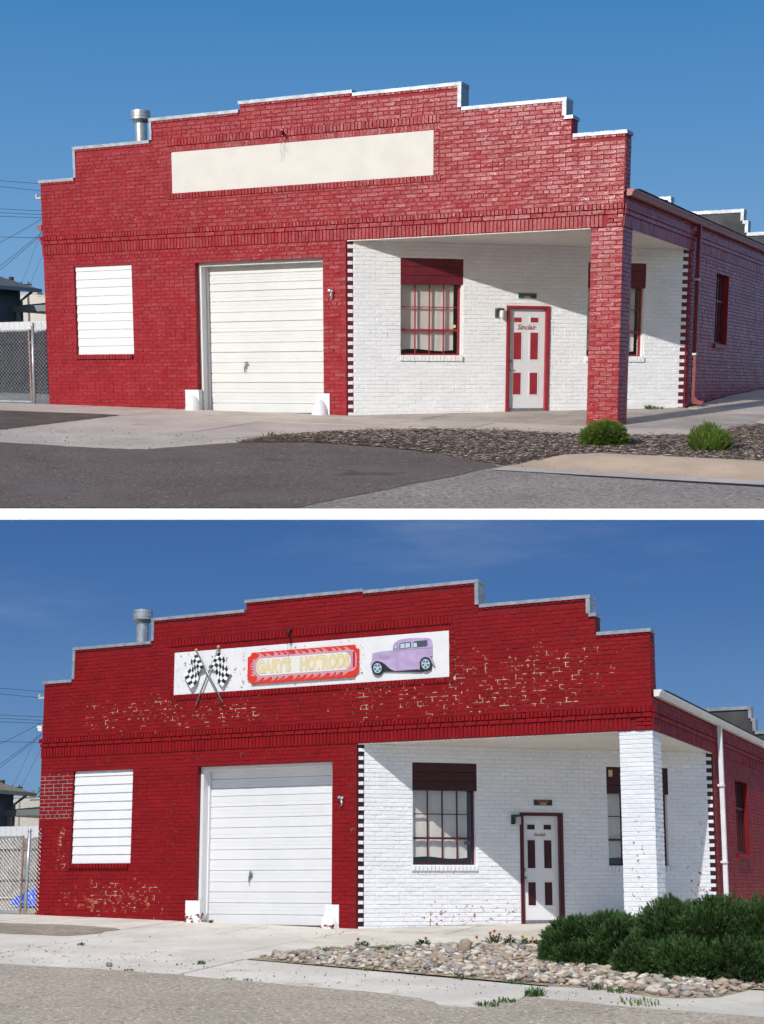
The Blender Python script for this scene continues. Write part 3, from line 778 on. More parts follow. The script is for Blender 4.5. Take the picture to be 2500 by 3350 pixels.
    for zz, r in ((lc + .955, .03), (lc + .80, .026)):
        cx, cy, cz = DM(kx, zz, -.05)
        prof_ = [(0, .075), (r * .7, .07), (r, .05), (r * .8, .035), (.012, .03), (.012, .012), (r * 1.1, .01), (r * 1.1, 0)] if r < .03 else [(0, .03), (r * .8, .028), (r, .015), (r, 0)]
        ang = math.atan2(-ta, tb)
        for i in range(len(prof_) - 1):
            r0_, h0 = prof_[i]; r1_, h1 = prof_[i + 1]
            pts = []
            for rr_, hh in ((r0_, h0), (r1_, h1)):
                for k in range(12):
                    t_ = 2 * math.pi * k / 12; pts.append(DM(kx + rr_ * math.cos(t_), zz + rr_ * math.sin(t_), -.05 + hh))
            q.add(pts, [(k, (k + 1) % 12, 12 + (k + 1) % 12, 12 + k) for k in range(12)])
    q.build('door_knob', m['galv'], (th, ed))
    if True:
        lettering('Sinclair', th, ed, DM, (la + W * .5 + (.0 if up else -.005), lc + H * .82), (.33 if up else .22) * W / .68 * 1.1, -.0445, m['red_trim'] if up else plain('lettering_red', (.22, .01, .015, 1)), shear=.28, bold=.012)
    # ---- side wall
    sw = p['sw']; depth = p['rear']
    ws = MB(); eave = b3 + 2 * h + .04
    sh = [sw, (-1, yd, zb - 1, lint)]
    cell_wall(ws, SM, [.004, T, yd, depth, sw[0], sw[1]], [zb, sw[2], sw[3], lint, eave, prof[-1][2] - .03],
              lambda s, z: not any(a < s < b and c < z < d for a, b, c, d in sh) and (z < eave or s < T), .3)
    side = ws.build('side_wall', m['joint'], th)
    B = Bricks(th, side, SM, m['red'])
    B.lay(zs0, lint, h, mod, lambda z, k: cut([(yd + (.0 if k % 2 else .12), depth)], [sw, (sw[0] - .03, sw[1] + .03, sw[2] - .11, sw[2])], z), phase=yd)
    B.lay(b3, eave, h, mod, lambda z, k: [(0.05, depth)], phase=.05)
    B.lay(eave, prof[-1][2] - .10, h, mod / 2, lambda z, k: [(0.0, T)], phase=.0)
    s = .0
    while s < depth: B.one(s, s + .0785, lint, b1, .018); B.one(s, s + .0785, b2, b3, .05); s += .0785
    s = .0
    while s < depth: B.one(s, s + mod, b1, b2, .035); s += mod
    s = sw[0] - .03
    while s < sw[1]: B.one(s, s + .0785, sw[2] - .11, sw[2] - .005, .055); s += .0785
    B.done()
    # side window: frame, bars, panes
    f = MB(); sx = lambda mb, s0, s1, z0, z1, d0, d1: mb.box(s0, s1, d0, d1, z0, z1, mp=lambda u, v, w: SM(u, w, v))
    sx(f, sw[0], sw[0] + .05, sw[2], sw[3], -.14, -.09); sx(f, sw[1] - .05, sw[1], sw[2], sw[3], -.14, -.09); sx(f, sw[0], sw[1], sw[2], sw[2] + .05, -.14, -.089)
    zm = sw[2] + (sw[3] - sw[2]) * .62; sx(f, sw[0], sw[1], zm - .025, zm + .025, -.14, -.085)
    wn_ = f.build('side_window', m['red_dark'], th)
    for i in range(4):
        s0 = sw[0] + .05 + (sw[1] - sw[0] - .1) * i / 4; s1 = sw[0] + .05 + (sw[1] - sw[0] - .1) * (i + 1) / 4
        for z0, z1 in ((sw[2] + .05, zm - .025), (zm + .025, sw[3])):
            q = MB(); sx(q, s0 + .012, s1 - .012, z0, z1, -.122, -.118); q.build('pane', m['glass'], (th, wn_))
        if i:
            q = MB(); sx(q, s0 - .012, s0 + .012, sw[2] + .05, sw[3], -.135, -.1); q.build('muntin', m['red_dark'], (th, wn_))
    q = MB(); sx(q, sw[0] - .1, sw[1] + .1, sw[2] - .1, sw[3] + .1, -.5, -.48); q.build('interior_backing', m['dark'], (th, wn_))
    q = MB(); sx(q, sw[0], sw[1], sw[2], sw[3], -.235, -.23); q.build('curtain', plain('dim_blind', (.12, .12, .125, 1), .8), (th, wn_))
    # ---- corner pillar
    pc = MB(); pc.box(L - PW + .012, L - .012, .012, PW - .012, zb - .4, lint - .002)
    pm, pj = ('red', 'joint') if up else ('white', 'wjoint')
    pil = pc.build('pillar', m[pj], th)
    zp0 = zs0 - 4 * h
    cs = .0
    for nm, mp, sg in (('front', lambda s, z, d: (L - PW + s, -d, z), True), ('right', lambda s, z, d: (L + d, s, z), True),
                       ('left', lambda s, z, d: (L - PW - d, PW - s, z), False), ('back', lambda s, z, d: (L - s, PW + d, z), False)):
        Bp = Bricks(th, pil, (lambda f_: (lambda s, z, d: f_(s, z, d - .012)))(mp), m[pm], .013)
        k = 0; z = zp0
        odd = nm in ('right', 'left')
        while z < lint - .02:
            zt = z + h
            q = [0, .236, .472, .60] if (k + odd) % 2 else [0, .128, .364, .60]
            for a_, b_ in zip(q, q[1:]): Bp.one(a_, b_, z, zt - (.004 if zt > lint - .01 else 0), single=sg and b_ - a_ > .2)
            z = zt; k += 1
        Bp.done()
    # ---- lintel undersides and soffit boards
    so = MB(); so.box(xd + .02, L - PW - .01, .0, .06, p['soff'] - .012, p['soff'] + .005)
    sob = so.build('soffit', m['soffit'], th)
    y = .062
    while y < yd - .02:
        y2 = min(y + .105, yd - .01)
        xa = lambda yy: xd + (L - xd) * yy / yd + .012
        q = MB(); q.prism([(xa(y), y), (L - .06, y), (L - .06, y2 - .006), (xa(y2), y2 - .006)], p['soff'], p['soff'] + .014)
        if xa(y2) < L - .1: q.build('soffit_board', m['soffit'], (th, sob))
        y = y2
    q = MB(); q.box(L - .06, L - .0, PW + .01, yd - .05, p['soff'] - .012, p['soff'] + .005); q.build('soffit_trim', m['soffit'], (th, sob))
    q = MB(); q.prism([(xd, .02), (L - .02, .02), (L - .02, yd)], p['soff'] + .03, p['soff'] + .05); q.build('soffit_deck', m['dark'], (th, sob))
    # ---- flashing on the stepped parapet
    def coping(x_a, x_b, y_a, y_b, z, name='coping'):
        q = MB(); q.box(x_a, x_b, y_a, y_b, z - CAP, z)
        q.build(name, m['metal'], th)
    for i, (a, b, t) in enumerate(prof):
        if b - a < .3:
            coping(a - .005, b + .03, -.034, T + .02, t); continue
        pt = prof[i - 1][2] if i else 0; nt = prof[i + 1][2] if i < len(prof) - 1 else 0
        xa = a - (.03 if pt < t else -.002); xb = b + (.03 if nt < t else -.03)
        if pt > t: xa = a + .033
        coping(xa, xb, -.034 - .002 * (i % 2), T + .02, t)
        if nt and nt < t - .1: q = MB(); q.box(b - .05, b + .026, -.028, T + .015, nt + .001, t - CAP - .001); q.build('coping', m['metal'], th); continue
        if i and pt < t and t - pt > .2: coping_r = MB(); coping_r.box(a - .028, a + .035, -.028, T + .015, pt + .001, t - CAP - .001); coping_r.build('coping', m['metal'], th)
        if nt and nt < t and t - nt > .1: coping_r = MB(); coping_r.box(b - .05, b + .028, -.028, T + .015, nt + .001, t - CAP - .001); coping_r.build('coping', m['metal'], th)
    # ---- roof, rear parapet
    ez = p['gut'] + .02
    rf = MB(); mid = (x0 + L) / 2; rz = ez + .17 * (L - mid)
    v = [(L + .16, T + .01, ez), (L + .16, depth, ez), (mid, depth, rz), (mid, T + .01, rz), (x0 - .16, depth, ez), (x0 - .16, T + .01, ez)]
    rf.add(v, [(0, 1, 2, 3), (3, 2, 4, 5)])
    rf.add([(x, y, z - .05) for x, y, z in v], [(3, 2, 1, 0), (5, 4, 2, 3)])
    rf.add([v[0], v[1], (v[1][0], v[1][1], ez - .05), (v[0][0], v[0][1], ez - .05)], [(0, 1, 2, 3)])
    roof = rf.build('roof', m['shingle'], th)
    sg = MB()
    for r in range(3):
        y = T + .05
        while y < depth - .2:
            w = RND.uniform(.22, .32); xx = L + .17 - r * .14; zz = ez + .17 * (r * .14 - .01)
            sg.box(xx - .15, xx, y, y + w - .012, zz + .004, zz + .012 + RND.uniform(0, .008)); y += w
    sg.build('shingle', m['shingle'], (th, roof), kind='stuff')
    rp = MB(); rs = [(a, b, t) for a, b, t in prof]
    RM = lambda s, z, d: (s, depth - .3 - d, z)
    sc_ = lambda t: t - .31 if up else t - .28
    topr = lambda s: next((sc_(t) for a, b, t in rs if a <= s <= b), 0)
    cell_wall(rp, RM, [x0, L] + [a for a, b, t in rs[1:]], [2.5] + [sc_(t) for a, b, t in rs], lambda s, z: z < topr(s), .3)
    rpo = rp.build('rear_parapet', m['tar'], th)
    for i, (a, b, t) in enumerate(rs):
        nt = rs[i + 1][2] if i < len(rs) - 1 else 0
        q = MB(); q.box(a, b + (.03 if nt < t else -.03), depth - .335, depth + .03, sc_(t) - .09, sc_(t)); q.build('coping', m['metal'], (th, rpo))
        if 0 < nt < t - .1: q = MB(); q.box(b - .06, b + .028, depth - .33, depth + .02, sc_(nt), sc_(t) - .091); q.build('coping', m['metal'], (th, rpo))
    # vent pipe behind the parapet
    vx, vz, vt, vr, cr_ = p['vent']
    q = MB(); q.lathe((vx, 1.0, 0), [(vr, 3.9), (vr, vz + .02)], 20); q.smooth = True; vp = q.build('vent_pipe', m['galv'], th)
    q = MB(); q.lathe((vx, 1.0, 0), [(vr, vz - .08), (vr * 1.05, vz - .07), (cr_ * .9, vz - .01), (cr_, vz), (cr_, vz + .05), (cr_ * 1.03, vz + .055), (cr_, vz + .06), (cr_, vt - .06), (cr_ * 1.03, vt - .055), (cr_, vt - .05), (cr_ * .98, vt), (0, vt + .02)], 24)
    q.build('vent_cap', m['galv'], (th, vp))
    # ---- gutters and downspout
    gz = p['gut']
    for sx_, xe in ((1, L + .035), (-1, x0 - .045)):
        g = MB(); pr = [(0, 0), (.085, 0), (.105, .03), (.105, .05), (.135, .09), (.135, .115), (.125, .115), (.12, .095), (.09, .055), (.09, .012), (.012, .012), (.012, .115), (0, .115)]
        pr = [(xe + sx_ * (a_ + .0), gz - .115 + b_) for a_, b_ in pr]
        n_ = len(pr); ys = [.03, 4.8, 9.6, depth]
        for y0, y1 in zip(ys, ys[1:]):
            g.add([(x, y0, z) for x, z in pr] + [(x, y1 - .004, z) for x, z in pr], [(i, (i + 1) % n_, n_ + (i + 1) % n_, n_ + i) for i in range(n_)])
        capo = [(xe, gz - .115), (xe + sx_ * .085, gz - .115), (xe + sx_ * .105, gz - .085), (xe + sx_ * .107, gz - .06), (xe + sx_ * .137, gz - .025), (xe + sx_ * .137, gz + .004), (xe, gz + .004)]
        g.add([(x, .028, z) for x, z in capo], [list(range(len(capo)))])
        go = g.build('gutter', m['gutter'], th)
    dy = p['yd'] + .30; zg0 = zg(site, L, dy)
    q = MB(); q.box(L + .055, L + .14, dy, dy + .095, zg0 + .22, gz - .115); ds = q.build('downspout', m['spout'], th)
    q = MB(); q.add([(L + .055, dy, zg0 + .22), (L + .14, dy, zg0 + .22), (L + .14, dy + .095, zg0 + .22), (L + .055, dy + .095, zg0 + .22),
                     (L + .10, dy, zg0 + .06), (L + .20, dy, zg0 + .14), (L + .20, dy + .095, zg0 + .14), (L + .10, dy + .095, zg0 + .06),
                     (L + .30, dy, zg0 + .03), (L + .34, dy, zg0 + .11), (L + .34, dy + .095, zg0 + .11), (L + .30, dy + .095, zg0 + .03)],
                    [(0, 4, 5, 1), (1, 5, 6, 2), (2, 6, 7, 3), (3, 7, 4, 0), (4, 8, 9, 5), (5, 9, 10, 6), (6, 10, 11, 7), (7, 11, 8, 4), (8, 11, 10, 9)])
    q.build('spout_elbow', m['spout'], (th, ds))
    for zz in (1.05, 2.6):
        q = MB(); q.box(L + .02, L + .145, dy - .03, dy + .125, zz, zz + .045); q.build('strap', m['galv'] if up else m['spout'], (th, ds))
    # ---- small fittings on the front wall
    hx, hz = p['hook']
    q = MB(); q.box(hx - .03, hx + .035, -.02, .0, hz - .05, hz + .06); q.lathe((hx - .035, -.02, hz + .05), [(0, .05), (.028, .045), (.03, .0)], 10, axis='Y'); q.lathe((hx + .03, -.02, hz + .03), [(0, .07), (.024, .06), (.026, .0)], 10, axis='Y')
    q.tube([(hx + .01, -.05, hz + .0), (hx + .03, -.06, hz - .06), (hx + .015, -.055, hz - .11)], .016, 7); q.build('wall_bracket', m['galv'], th)
    sx0, sz0 = p['stub']
    q = MB(); q.lathe((sx0, -.03, sz0), [(0, .06), (.05, .05), (.055, .0)], 12, axis='Y'); q.tube([(sx0 + .01, -.05, sz0), (sx0 + .05, -.16, sz0 - .02), (sx0 + .055, -.18, sz0 - .07)], .022, 8)
    st = q.build('lamp_stub', m['red_trim'], th)
    q = MB()
    for j in range(3):
        pts = [(sx0 + .05 + .02 * j, -.17, sz0 - .06)]
        for i in range(1, 7): pts.append((sx0 + .05 + .07 * math.sin(i * .8 + j * 2.1), -.12 + .012 * i, sz0 - .06 - .085 * i))
        q.tube(pts[:7 - j], .002, 4)
    q.build('loose_wire', m['black'], (th, st))
    # ---- lamp by the door
    ls, lz = p['lamp']
    q = MB(); q.bbox(DM, ls - .09, ls - .02, lz - .09, lz + .09, .0, .05, .008); q.bbox(DM, ls - .085, ls + .07, lz + .05, lz + .095, .03, .15, .012)
    lo = q.build('wall_lamp', m['black'] if not up else plain('dark_grey_metal', (.06, .058, .06, 1), .5), th)
    q = MB(); c_ = DM(ls + .03, lz, .10); q.lathe((c_[0], c_[1], 0), [(.0, lz - .10), (.04, lz - .098), (.046, lz - .08), (.046, lz + .05)], 16); q.smooth = True
    q.build('lamp_shade', plain('frosted_glass', (.75, .75, .73, 1) if up else (.42, .42, .41, 1), .25), (th, lo))
    return th, FM, DM

def text_mesh(txt, size, extrude, shear=0., bold=0., spacing=1.):
    c = bpy.data.curves.new('lettering', 'FONT'); c.body = txt; c.size = size; c.extrude = extrude; c.shear = shear; c.offset = bold
    c.align_x = 'CENTER'; c.align_y = 'CENTER'; c.space_character = spacing; c.resolution_u = 4
    o = bpy.data.objects.new('lettering', c); scene.collection.objects.link(o)
    dg = bpy.context.evaluated_depsgraph_get(); me = bpy.data.meshes.new_from_object(o.evaluated_get(dg))
    bpy.data.objects.remove(o); bpy.data.curves.remove(c)
    return me

def lettering(txt, th, parent, mp, at, width, d, mat, shear=0., bold=0., height=None, spacing=1., squeeze=None, depth=.004):
    me = text_mesh(txt, 1., 0, shear, bold, spacing)
    xs = [v.co.x for v in me.vertices]; ys = [v.co.y for v in me.vertices]
    w = max(xs) - min(xs); cx = (max(xs) + min(xs)) / 2; hh = max(ys) - min(ys); cy = (max(ys) + min(ys)) / 2
    k = width / w; ky = height / hh if height else k
    vs_ = [Vector(mp(at[0] + (v.co.x - cx) * k, at[1] + (v.co.y - cy) * ky, d)) - th.loc for v in me.vertices]
    for v, c in zip(me.vertices, vs_): v.co = c
    me.materials.clear(); me.materials.append(mat)
    o = bpy.data.objects.new('lettering', me); SITES[th.site]['col'].objects.link(o); o.parent = parent
    return o

BLD = {}
for k in SITES:
    th, FM, DM = building(k); BLD[k] = (th, FM, DM)
    ROOT[k].name = 'unused'
    # materials read the building's own empty
    for mt in bpy.data.materials:
        if mt.node_tree:
            for nd in mt.node_tree.nodes:
                if nd.type == 'TEX_COORD' and nd.object == ROOT[k]: nd.object = th.o
for k in SITES: bpy.data.objects.remove(ROOT[k]); ROOT[k] = BLD[k][0].o
# ------------------------------------------------------------------ things fixed to the buildings
def wheel_guards(site):
    p = PAR[site]; m = MAT[site]; up = site == 'upper'
    mat = m['wood_white'] if up else surf('chipped_white_guard', site, (.8, .8, .8, 1), rough=.5, var=.03, vs_=4,
        patches=[dict(col=lin(120, 62, 48), s=10, th=.50, so=.02, boxes=[(3.4, 4.3, -.4, .10, .08), (6.4, 7.3, -.4, -.10, .04)], w=.3)])
    for i, (a, b, zt) in enumerate(p['guards']):
        z0 = zg(site, a, 0)
        where = 'left of' if i == 0 else 'right of'
        lab = ('clean white wheel guard %s the cream garage door' if up else ('rust chipped white wheel guard %s the white garage door' if i == 0 else 'white wheel guard with rusty foot %s the white garage door')) % where
        q = MB(); q.box(a, b, -.035, -.014, z0 - .1, zt)
        if i == 0: q.box(b + .001, b + .02, -.035, .10, z0 - .1, zt)
        cx = (a + .20) if i == 0 else (a + .09)
        q2 = MB(); n = 14
        pr = [(.185, z0 - .06), (.18, z0 + .02), (.165, z0 + .10), (.135, z0 + .18), (.09, z0 + .25), (.04, z0 + .285), (0, z0 + .295)]
        q2.lathe((cx, -.03, 0), [(r, z) for r, z in pr], 18, a0=math.pi, a1=2 * math.pi); q2.smooth = True
        t = Thing(site, 'wheel_guard', lab, 'wheel guard', 'wheel guards at the garage door', (cx, 0, z0))
        q.build('back_plate', mat, t); q2.build('dome', mat, t)

def plaque(site):
    s0, s1, z0, z1 = PAR[site]['plaque']; m = MAT[site]; DM = BLD[site][2]
    up = site == 'upper'
    t = Thing(site, 'plaque', 'small green no smoking plaque above the %s entrance door' % ('bright red framed' if up else 'dark framed'), 'sign', loc=DM((s0 + s1) / 2, z0, .02))
    rim = plain('plaque_rim', (.62, .6, .5, 1)); green = plain('plaque_green', (.008, .10, .045, 1) if up else (.008, .035, .022, 1), .35)
    q = MB(); q.box(s0, s1, .012, .026, z0, z1, mp=lambda u, v, w: DM(u, w, v)); q.build('rim', rim, t)
    q = MB(); q.box(s0 + .01, s1 - .01, .026, .030, z0 + .01, z1 - .01, mp=lambda u, v, w: DM(u, w, v)); q.build('face', green, t)
    h = z1 - z0; c = (s0 + s1) / 2
    lettering('SINCLAIR', t, t.o, DM, (c, z0 + h * .72), .23, .032, plain('plaque_red', (.55, .03, .03, 1)), bold=.03, height=h * .27)
    wt = plain('plaque_white', (.75, .75, .7, 1))
    lettering('NO SMOKING', t, t.o, DM, (c, z0 + h * .43), .15, .032, wt, bold=.02, height=h * .14)
    lettering('AT PUMPS', t, t.o, DM, (c, z0 + h * .22), .12, .032, wt, bold=.02, height=h * .14)

for k in SITES: wheel_guards(k); plaque(k)

FML = BLD['lower'][1]
def flags():
    m = MAT['lower']; blk = plain('flag_black', (.012, .012, .014, 1), .5); wht = plain('flag_white', (.82, .82, .82, 1), .5)
    pole = plain('flag_pole_grey', (.28, .28, .29, 1), .35, .5, .5); gold = plain('finial_gold', (.55, .36, .12, 1), .4)
    for side, (ball, foot, c00, c10, c01, c11, d0) in (('left', ((3.81, 5.29), (4.46, 4.20), (3.845, 5.21), (4.02, 4.93), (3.51, 4.83), (3.70, 4.52), .085)),
                                                     ('right', ((4.32, 5.325), (3.80, 4.17), (4.31, 5.22), (4.10, 4.93), (4.635, 4.81), (4.45, 4.52), .06))):
        t = Thing('lower', 'checkered_flag', 'black and white checkered flag waving to the %s on a crossed grey pole' % side, 'flag', 'crossed checkered flags on the sign panel', FML(foot[0], foot[1], d0))
        q = MB(); q.tube([FML(ball[0], ball[1], d0), FML(foot[0], foot[1], d0)], .017, 10); q.smooth = True; q.build('pole', pole, t)
        q = MB(); q.lathe(FML(ball[0], ball[1] + .012, d0), [(.033 * math.sin(a * math.pi / 8) , -.033 * math.cos(a * math.pi / 8)) for a in range(9)], 12); q.smooth = True; q.build('finial', gold, t)
        q = MB(); nf, na, sub = 6, 5, 3; N, A = nf * sub, na * sub
        for j in range(A + 1):
            for i in range(N + 1):
                u, v = i / N, j / A
                s = (c00[0] * (1 - v) + c10[0] * v) * (1 - u) + (c01[0] * (1 - v) + c11[0] * v) * u
                z = (c00[1] * (1 - v) + c10[1] * v) * (1 - u) + (c01[1] * (1 - v) + c11[1] * v) * u
                w = math.sin(u * 2 * math.pi)
                s += -.035 * w * (1 if side == 'left' else -1); z += .03 * w + .03 * math.sin(u * math.pi) 
                q.v.append(FML(s, z, d0 - .01 + .022 * math.sin(u * 7 + v))); q.t.append(.5)
        for j in range(A):
            for i in range(N):
                a = j * (N + 1) + i; q.f.append((a, a + 1, a + N + 2, a + N + 1)); q.m.append((i // sub + j // sub) % 2)
        o = q.build('cloth', [blk, wht], t)
        md = o.modifiers.new('thick', 'SOLIDIFY'); md.thickness = .004
flags()

def hotrod_sign():
    m = MAT['lower']; x0, x1, z0, z1 = 4.995, 7.455, 4.535, 5.165; r = .085
    red = plain('sign_red', (.68, .035, .012, 1), .4); cream = plain('sign_cream', (.76, .74, .66, 1), .45); fill = plain('letter_cream', (.78, .62, .33, 1), .5)
    line = plain('letter_outline', (.42, .28, .10, 1), .5); mauve = plain('flame_mauve', (.56, .27, .32, 1), .5); lilac = plain('flame_lilac', (.68, .50, .62, 1), .5); deep = plain('sign_crimson', (.50, .01, .03, 1), .4)
    t = Thing('lower', 'shop_sign', 'red sign board with pale flames reading Garys Hotrods on the white panel', 'sign', loc=FML((x0 + x1) / 2, z0, .02))
    out = []
    for cx, cz, a0 in ((x0, z0, 90), (x1, z0, 180), (x1, z1, 270), (x0, z1, 360)):
        for k in range(7):
            a = math.radians(a0 - 90 * k / 6); out.append((cx + r * math.cos(a), cz + r * math.sin(a)))
    q = MB(); q.extrude(out, FML, .012, .042); q.build('board', red, t)
    ix0, ix1, iz0, iz1 = 5.20, 7.285, 4.69, 5.035
    def rrect(a, b, c, d, rr):
        o = []
        for cx, cz, s in ((b - rr, c + rr, 270), (b - rr, d - rr, 0), (a + rr, d - rr, 90), (a + rr, c + rr, 180)):
            for k in range(9): o.append((cx + rr * math.cos(math.radians(s + 11.25 * k)), cz + rr * math.sin(math.radians(s + 11.25 * k))))
        return o
    def tongue(mb, bx, bz, nx, nz, wid, ln, curl, d):
        """a lick of flame that leaves the edge and curls over"""
        tx, tz = -nz, nx
        L_, R_ = [], []
        for k in range(9):
            u = k / 8; off = curl * u * u; w = wid * (1 - u) ** 1.3 * .5
            c = (bx + nx * ln * math.sin(u * 1.45) + tx * off, bz + nz * ln * math.sin(u * 1.45) + tz * off)
            L_.append((c[0] - tx * w, c[1] - tz * w)); R_.append((c[0] + tx * w, c[1] + tz * w))
        pts = L_ + R_[::-1]
        mb.add([FML(a, b, d) for a, b in pts], [[k, k + 1, 16 - k, 17 - k] for k in range(8)])
    for grow, mat, d, nm in ((.010, lilac, .0435, 'flame_outline'), (0, mauve, .0450, 'flame')):
        q = MB(); g = .022 + grow
        q.add([FML(a, b, d) for a, b in rrect(ix0 - g, ix1 + g + .09, iz0 - g, iz1 + g, .12)], [list(range(36))])
        rr = random.Random(5); n = 13
        for k in range(n):
            x = ix0 + .05 + (ix1 - ix0 - .0) * k / n + rr.uniform(-.02, .02); w = rr.uniform(.08, .12) + grow * 1.6; l = rr.uniform(.065, .095) + grow * .6; c = rr.uniform(.09, .16)
            tongue(q, x + .06, iz1 + .03, 0, 1, w, l, c + grow * .6, d)
            tongue(q, x + .02, iz0 - .03, 0, -1, w, l, -c * .9 - grow * .6, d)
        for k in range(6):
            z = iz0 + .03 + (iz1 - iz0 - .06) * k / 5
            tongue(q, ix0 - .03, z, -1, 0, .055 + grow * 1.4, rr.uniform(.06, .11) + grow, rr.uniform(.01, .035), d)
        q.build(nm, mat, t)
    q = MB(); q.add([FML(a, b, .0455) for a, b in rrect(ix1 + .045, ix1 + .095, iz0 + .03, iz1 + .0, .02)], [list(range(36))]); q.build('crimson_strip', deep, t)
    q = MB(); q.add([FML(a, b, .0465) for a, b in rrect(ix0, ix1 - .0, iz0, iz1, .13)], [list(range(36))]); q.build('name_field', cream, t)
    for txt, cx, w in (("GARY'S", 5.60, .76), ("HOTRODS", 6.725, 1.075)):
        lettering(txt, t, t.o, FML, (cx, (iz0 + iz1) / 2 + .002), w, .048, line, bold=.055, height=.285)
        lettering(txt, t, t.o, FML, (cx, (iz0 + iz1) / 2 + .002), w - .018, .0495, cream, bold=.048, height=.268)
        lettering(txt, t, t.o, FML, (cx, (iz0 + iz1) / 2 + .002), w - .034, .051, fill, bold=.035, height=.25)
hotrod_sign()

def car_board():
    F = lambda px, py, d: FML(7.70 + (px - 1157) / 348 * 1.28, 4.99 + (150 - py) / 286 - .000307 * (px - 1157), d)
    lav = surf('lavender_paint', 'lower', (.47, .36, .56, 1), rough=.4, var=.12, vs_=6); lav2 = plain('lavender_dark', (.33, .24, .40, 1), .4)
    blk = plain('car_black', (.02, .02, .024, 1), .4); wd = plain('car_window', (.07, .085, .10, 1), .3); wl = plain('car_window_pale', (.52, .60, .68, 1), .3); hub = plain('wheel_blue', (.42, .56, .66, 1), .35)
    t = Thing('lower', 'car_cutout', 'flat lavender old sedan cutout board beside the red flame sign', 'sign', loc=F(1320, 255, .02))
    def poly(nm, pts, d0, d1, mat):
        q = MB(); q.extrude(pts[::-1], F, d0, d1); return q.build(nm, mat, t)
    poly('underbody', [(1200, 240), (1235, 205), (1300, 240), (1420, 232), (1500, 205), (1500, 240), (1440, 252), (1300, 252), (1236, 254)], .012, .030, blk)
    body = [(1168, 154), (1230, 142), (1284, 136), (1286, 112), (1294, 98), (1312, 82), (1335, 75), (1380, 69), (1440, 66), (1480, 66), (1496, 70), (1503, 82), (1505, 110), (1505, 165), (1480, 170), (1450, 178), (1432, 205), (1425, 238), (1310, 248), (1280, 236), (1250, 212), (1232, 200), (1205, 196), (1180, 205), (1172, 212), (1166, 190)]
    poly('body', body, .012, .034, lav)
    poly('front_fender', [(1157, 220), (1160, 204), (1178, 194), (1205, 189), (1232, 196), (1252, 212), (1285, 238), (1310, 248), (1296, 250), (1268, 238), (1244, 216), (1224, 203), (1200, 200), (1178, 206), (1166, 222)], .034, .040, lav)
    poly('rear_fender', [(1425, 240), (1428, 208), (1440, 180), (1462, 166), (1486, 164), (1502, 174), (1512, 192), (1523, 214), (1516, 218), (1502, 200), (1488, 180), (1466, 176), (1446, 190), (1437, 214), (1436, 240)], .034, .040, lav)
    poly('running_board', [(1312, 244), (1428, 234), (1428, 239), (1312, 250)], .034, .042, lav2)
    poly('beltline', [(1286, 136), (1400, 126), (1505, 118), (1505, 122), (1400, 130), (1286, 140)], .034, .036, lav2)
    for nm, pts in (('windshield', [(1290, 130), (1292, 108), (1310, 97), (1310, 128)]), ('front_window', [(1322, 129), (1324, 97), (1384, 88), (1388, 92), (1388, 122)]), ('rear_window', [(1398, 121), (1399, 92), (1412, 84), (1478, 78), (1480, 108), (1470, 113)])):
        poly(nm, pts, .034, .037, wd)
    for pts in ([(1293, 127), (1296, 108), (1307, 102), (1307, 126)], [(1327, 125), (1329, 101), (1352, 98), (1352, 123)], [(1356, 122), (1357, 97), (1382, 94), (1382, 119)], [(1401, 118), (1402, 95), (1420, 93), (1422, 116)]):
        poly('pane', pts, .037, .0385, wl)
    q = MB()
    for i in range(9): q.extrude([(1207 + i * 6.5, 186), (1207 + i * 6.5, 166), (1210 + i * 6.5, 165.5), (1210 + i * 6.5, 185.5)][::-1], F, .034, .0365)
    q.build('louvre', lav2, t, kind='stuff')
    for cx, cy, R_ in ((1199, 236, 39), (1470, 209, 39)):
        circ = lambda r_, n=28: [(cx + r_ * .86 * math.cos(2 * math.pi * k / n), cy + r_ * math.sin(2 * math.pi * k / n)) for k in range(n)]
        w = poly('wheel', circ(R_), .014, .044, blk)
        q = MB(); q.extrude(circ(R_ * .70)[::-1], F, .044, .047); q.build('rim', hub, (t, w))
        q = MB()
        for k in range(5):
            a = 2 * math.pi * k / 5 + .3
            q.extrude([(cx + .86 * (R_ * rr_) * math.cos(a + da), cy + R_ * rr_ * math.sin(a + da)) for rr_, da in ((.25, -.3), (.6, -.32), (.6, .32), (.25, .3))][::-1], F, .047, .0485)
        q.build('spoke_gap', wd, (t, w), kind='stuff')
car_board()

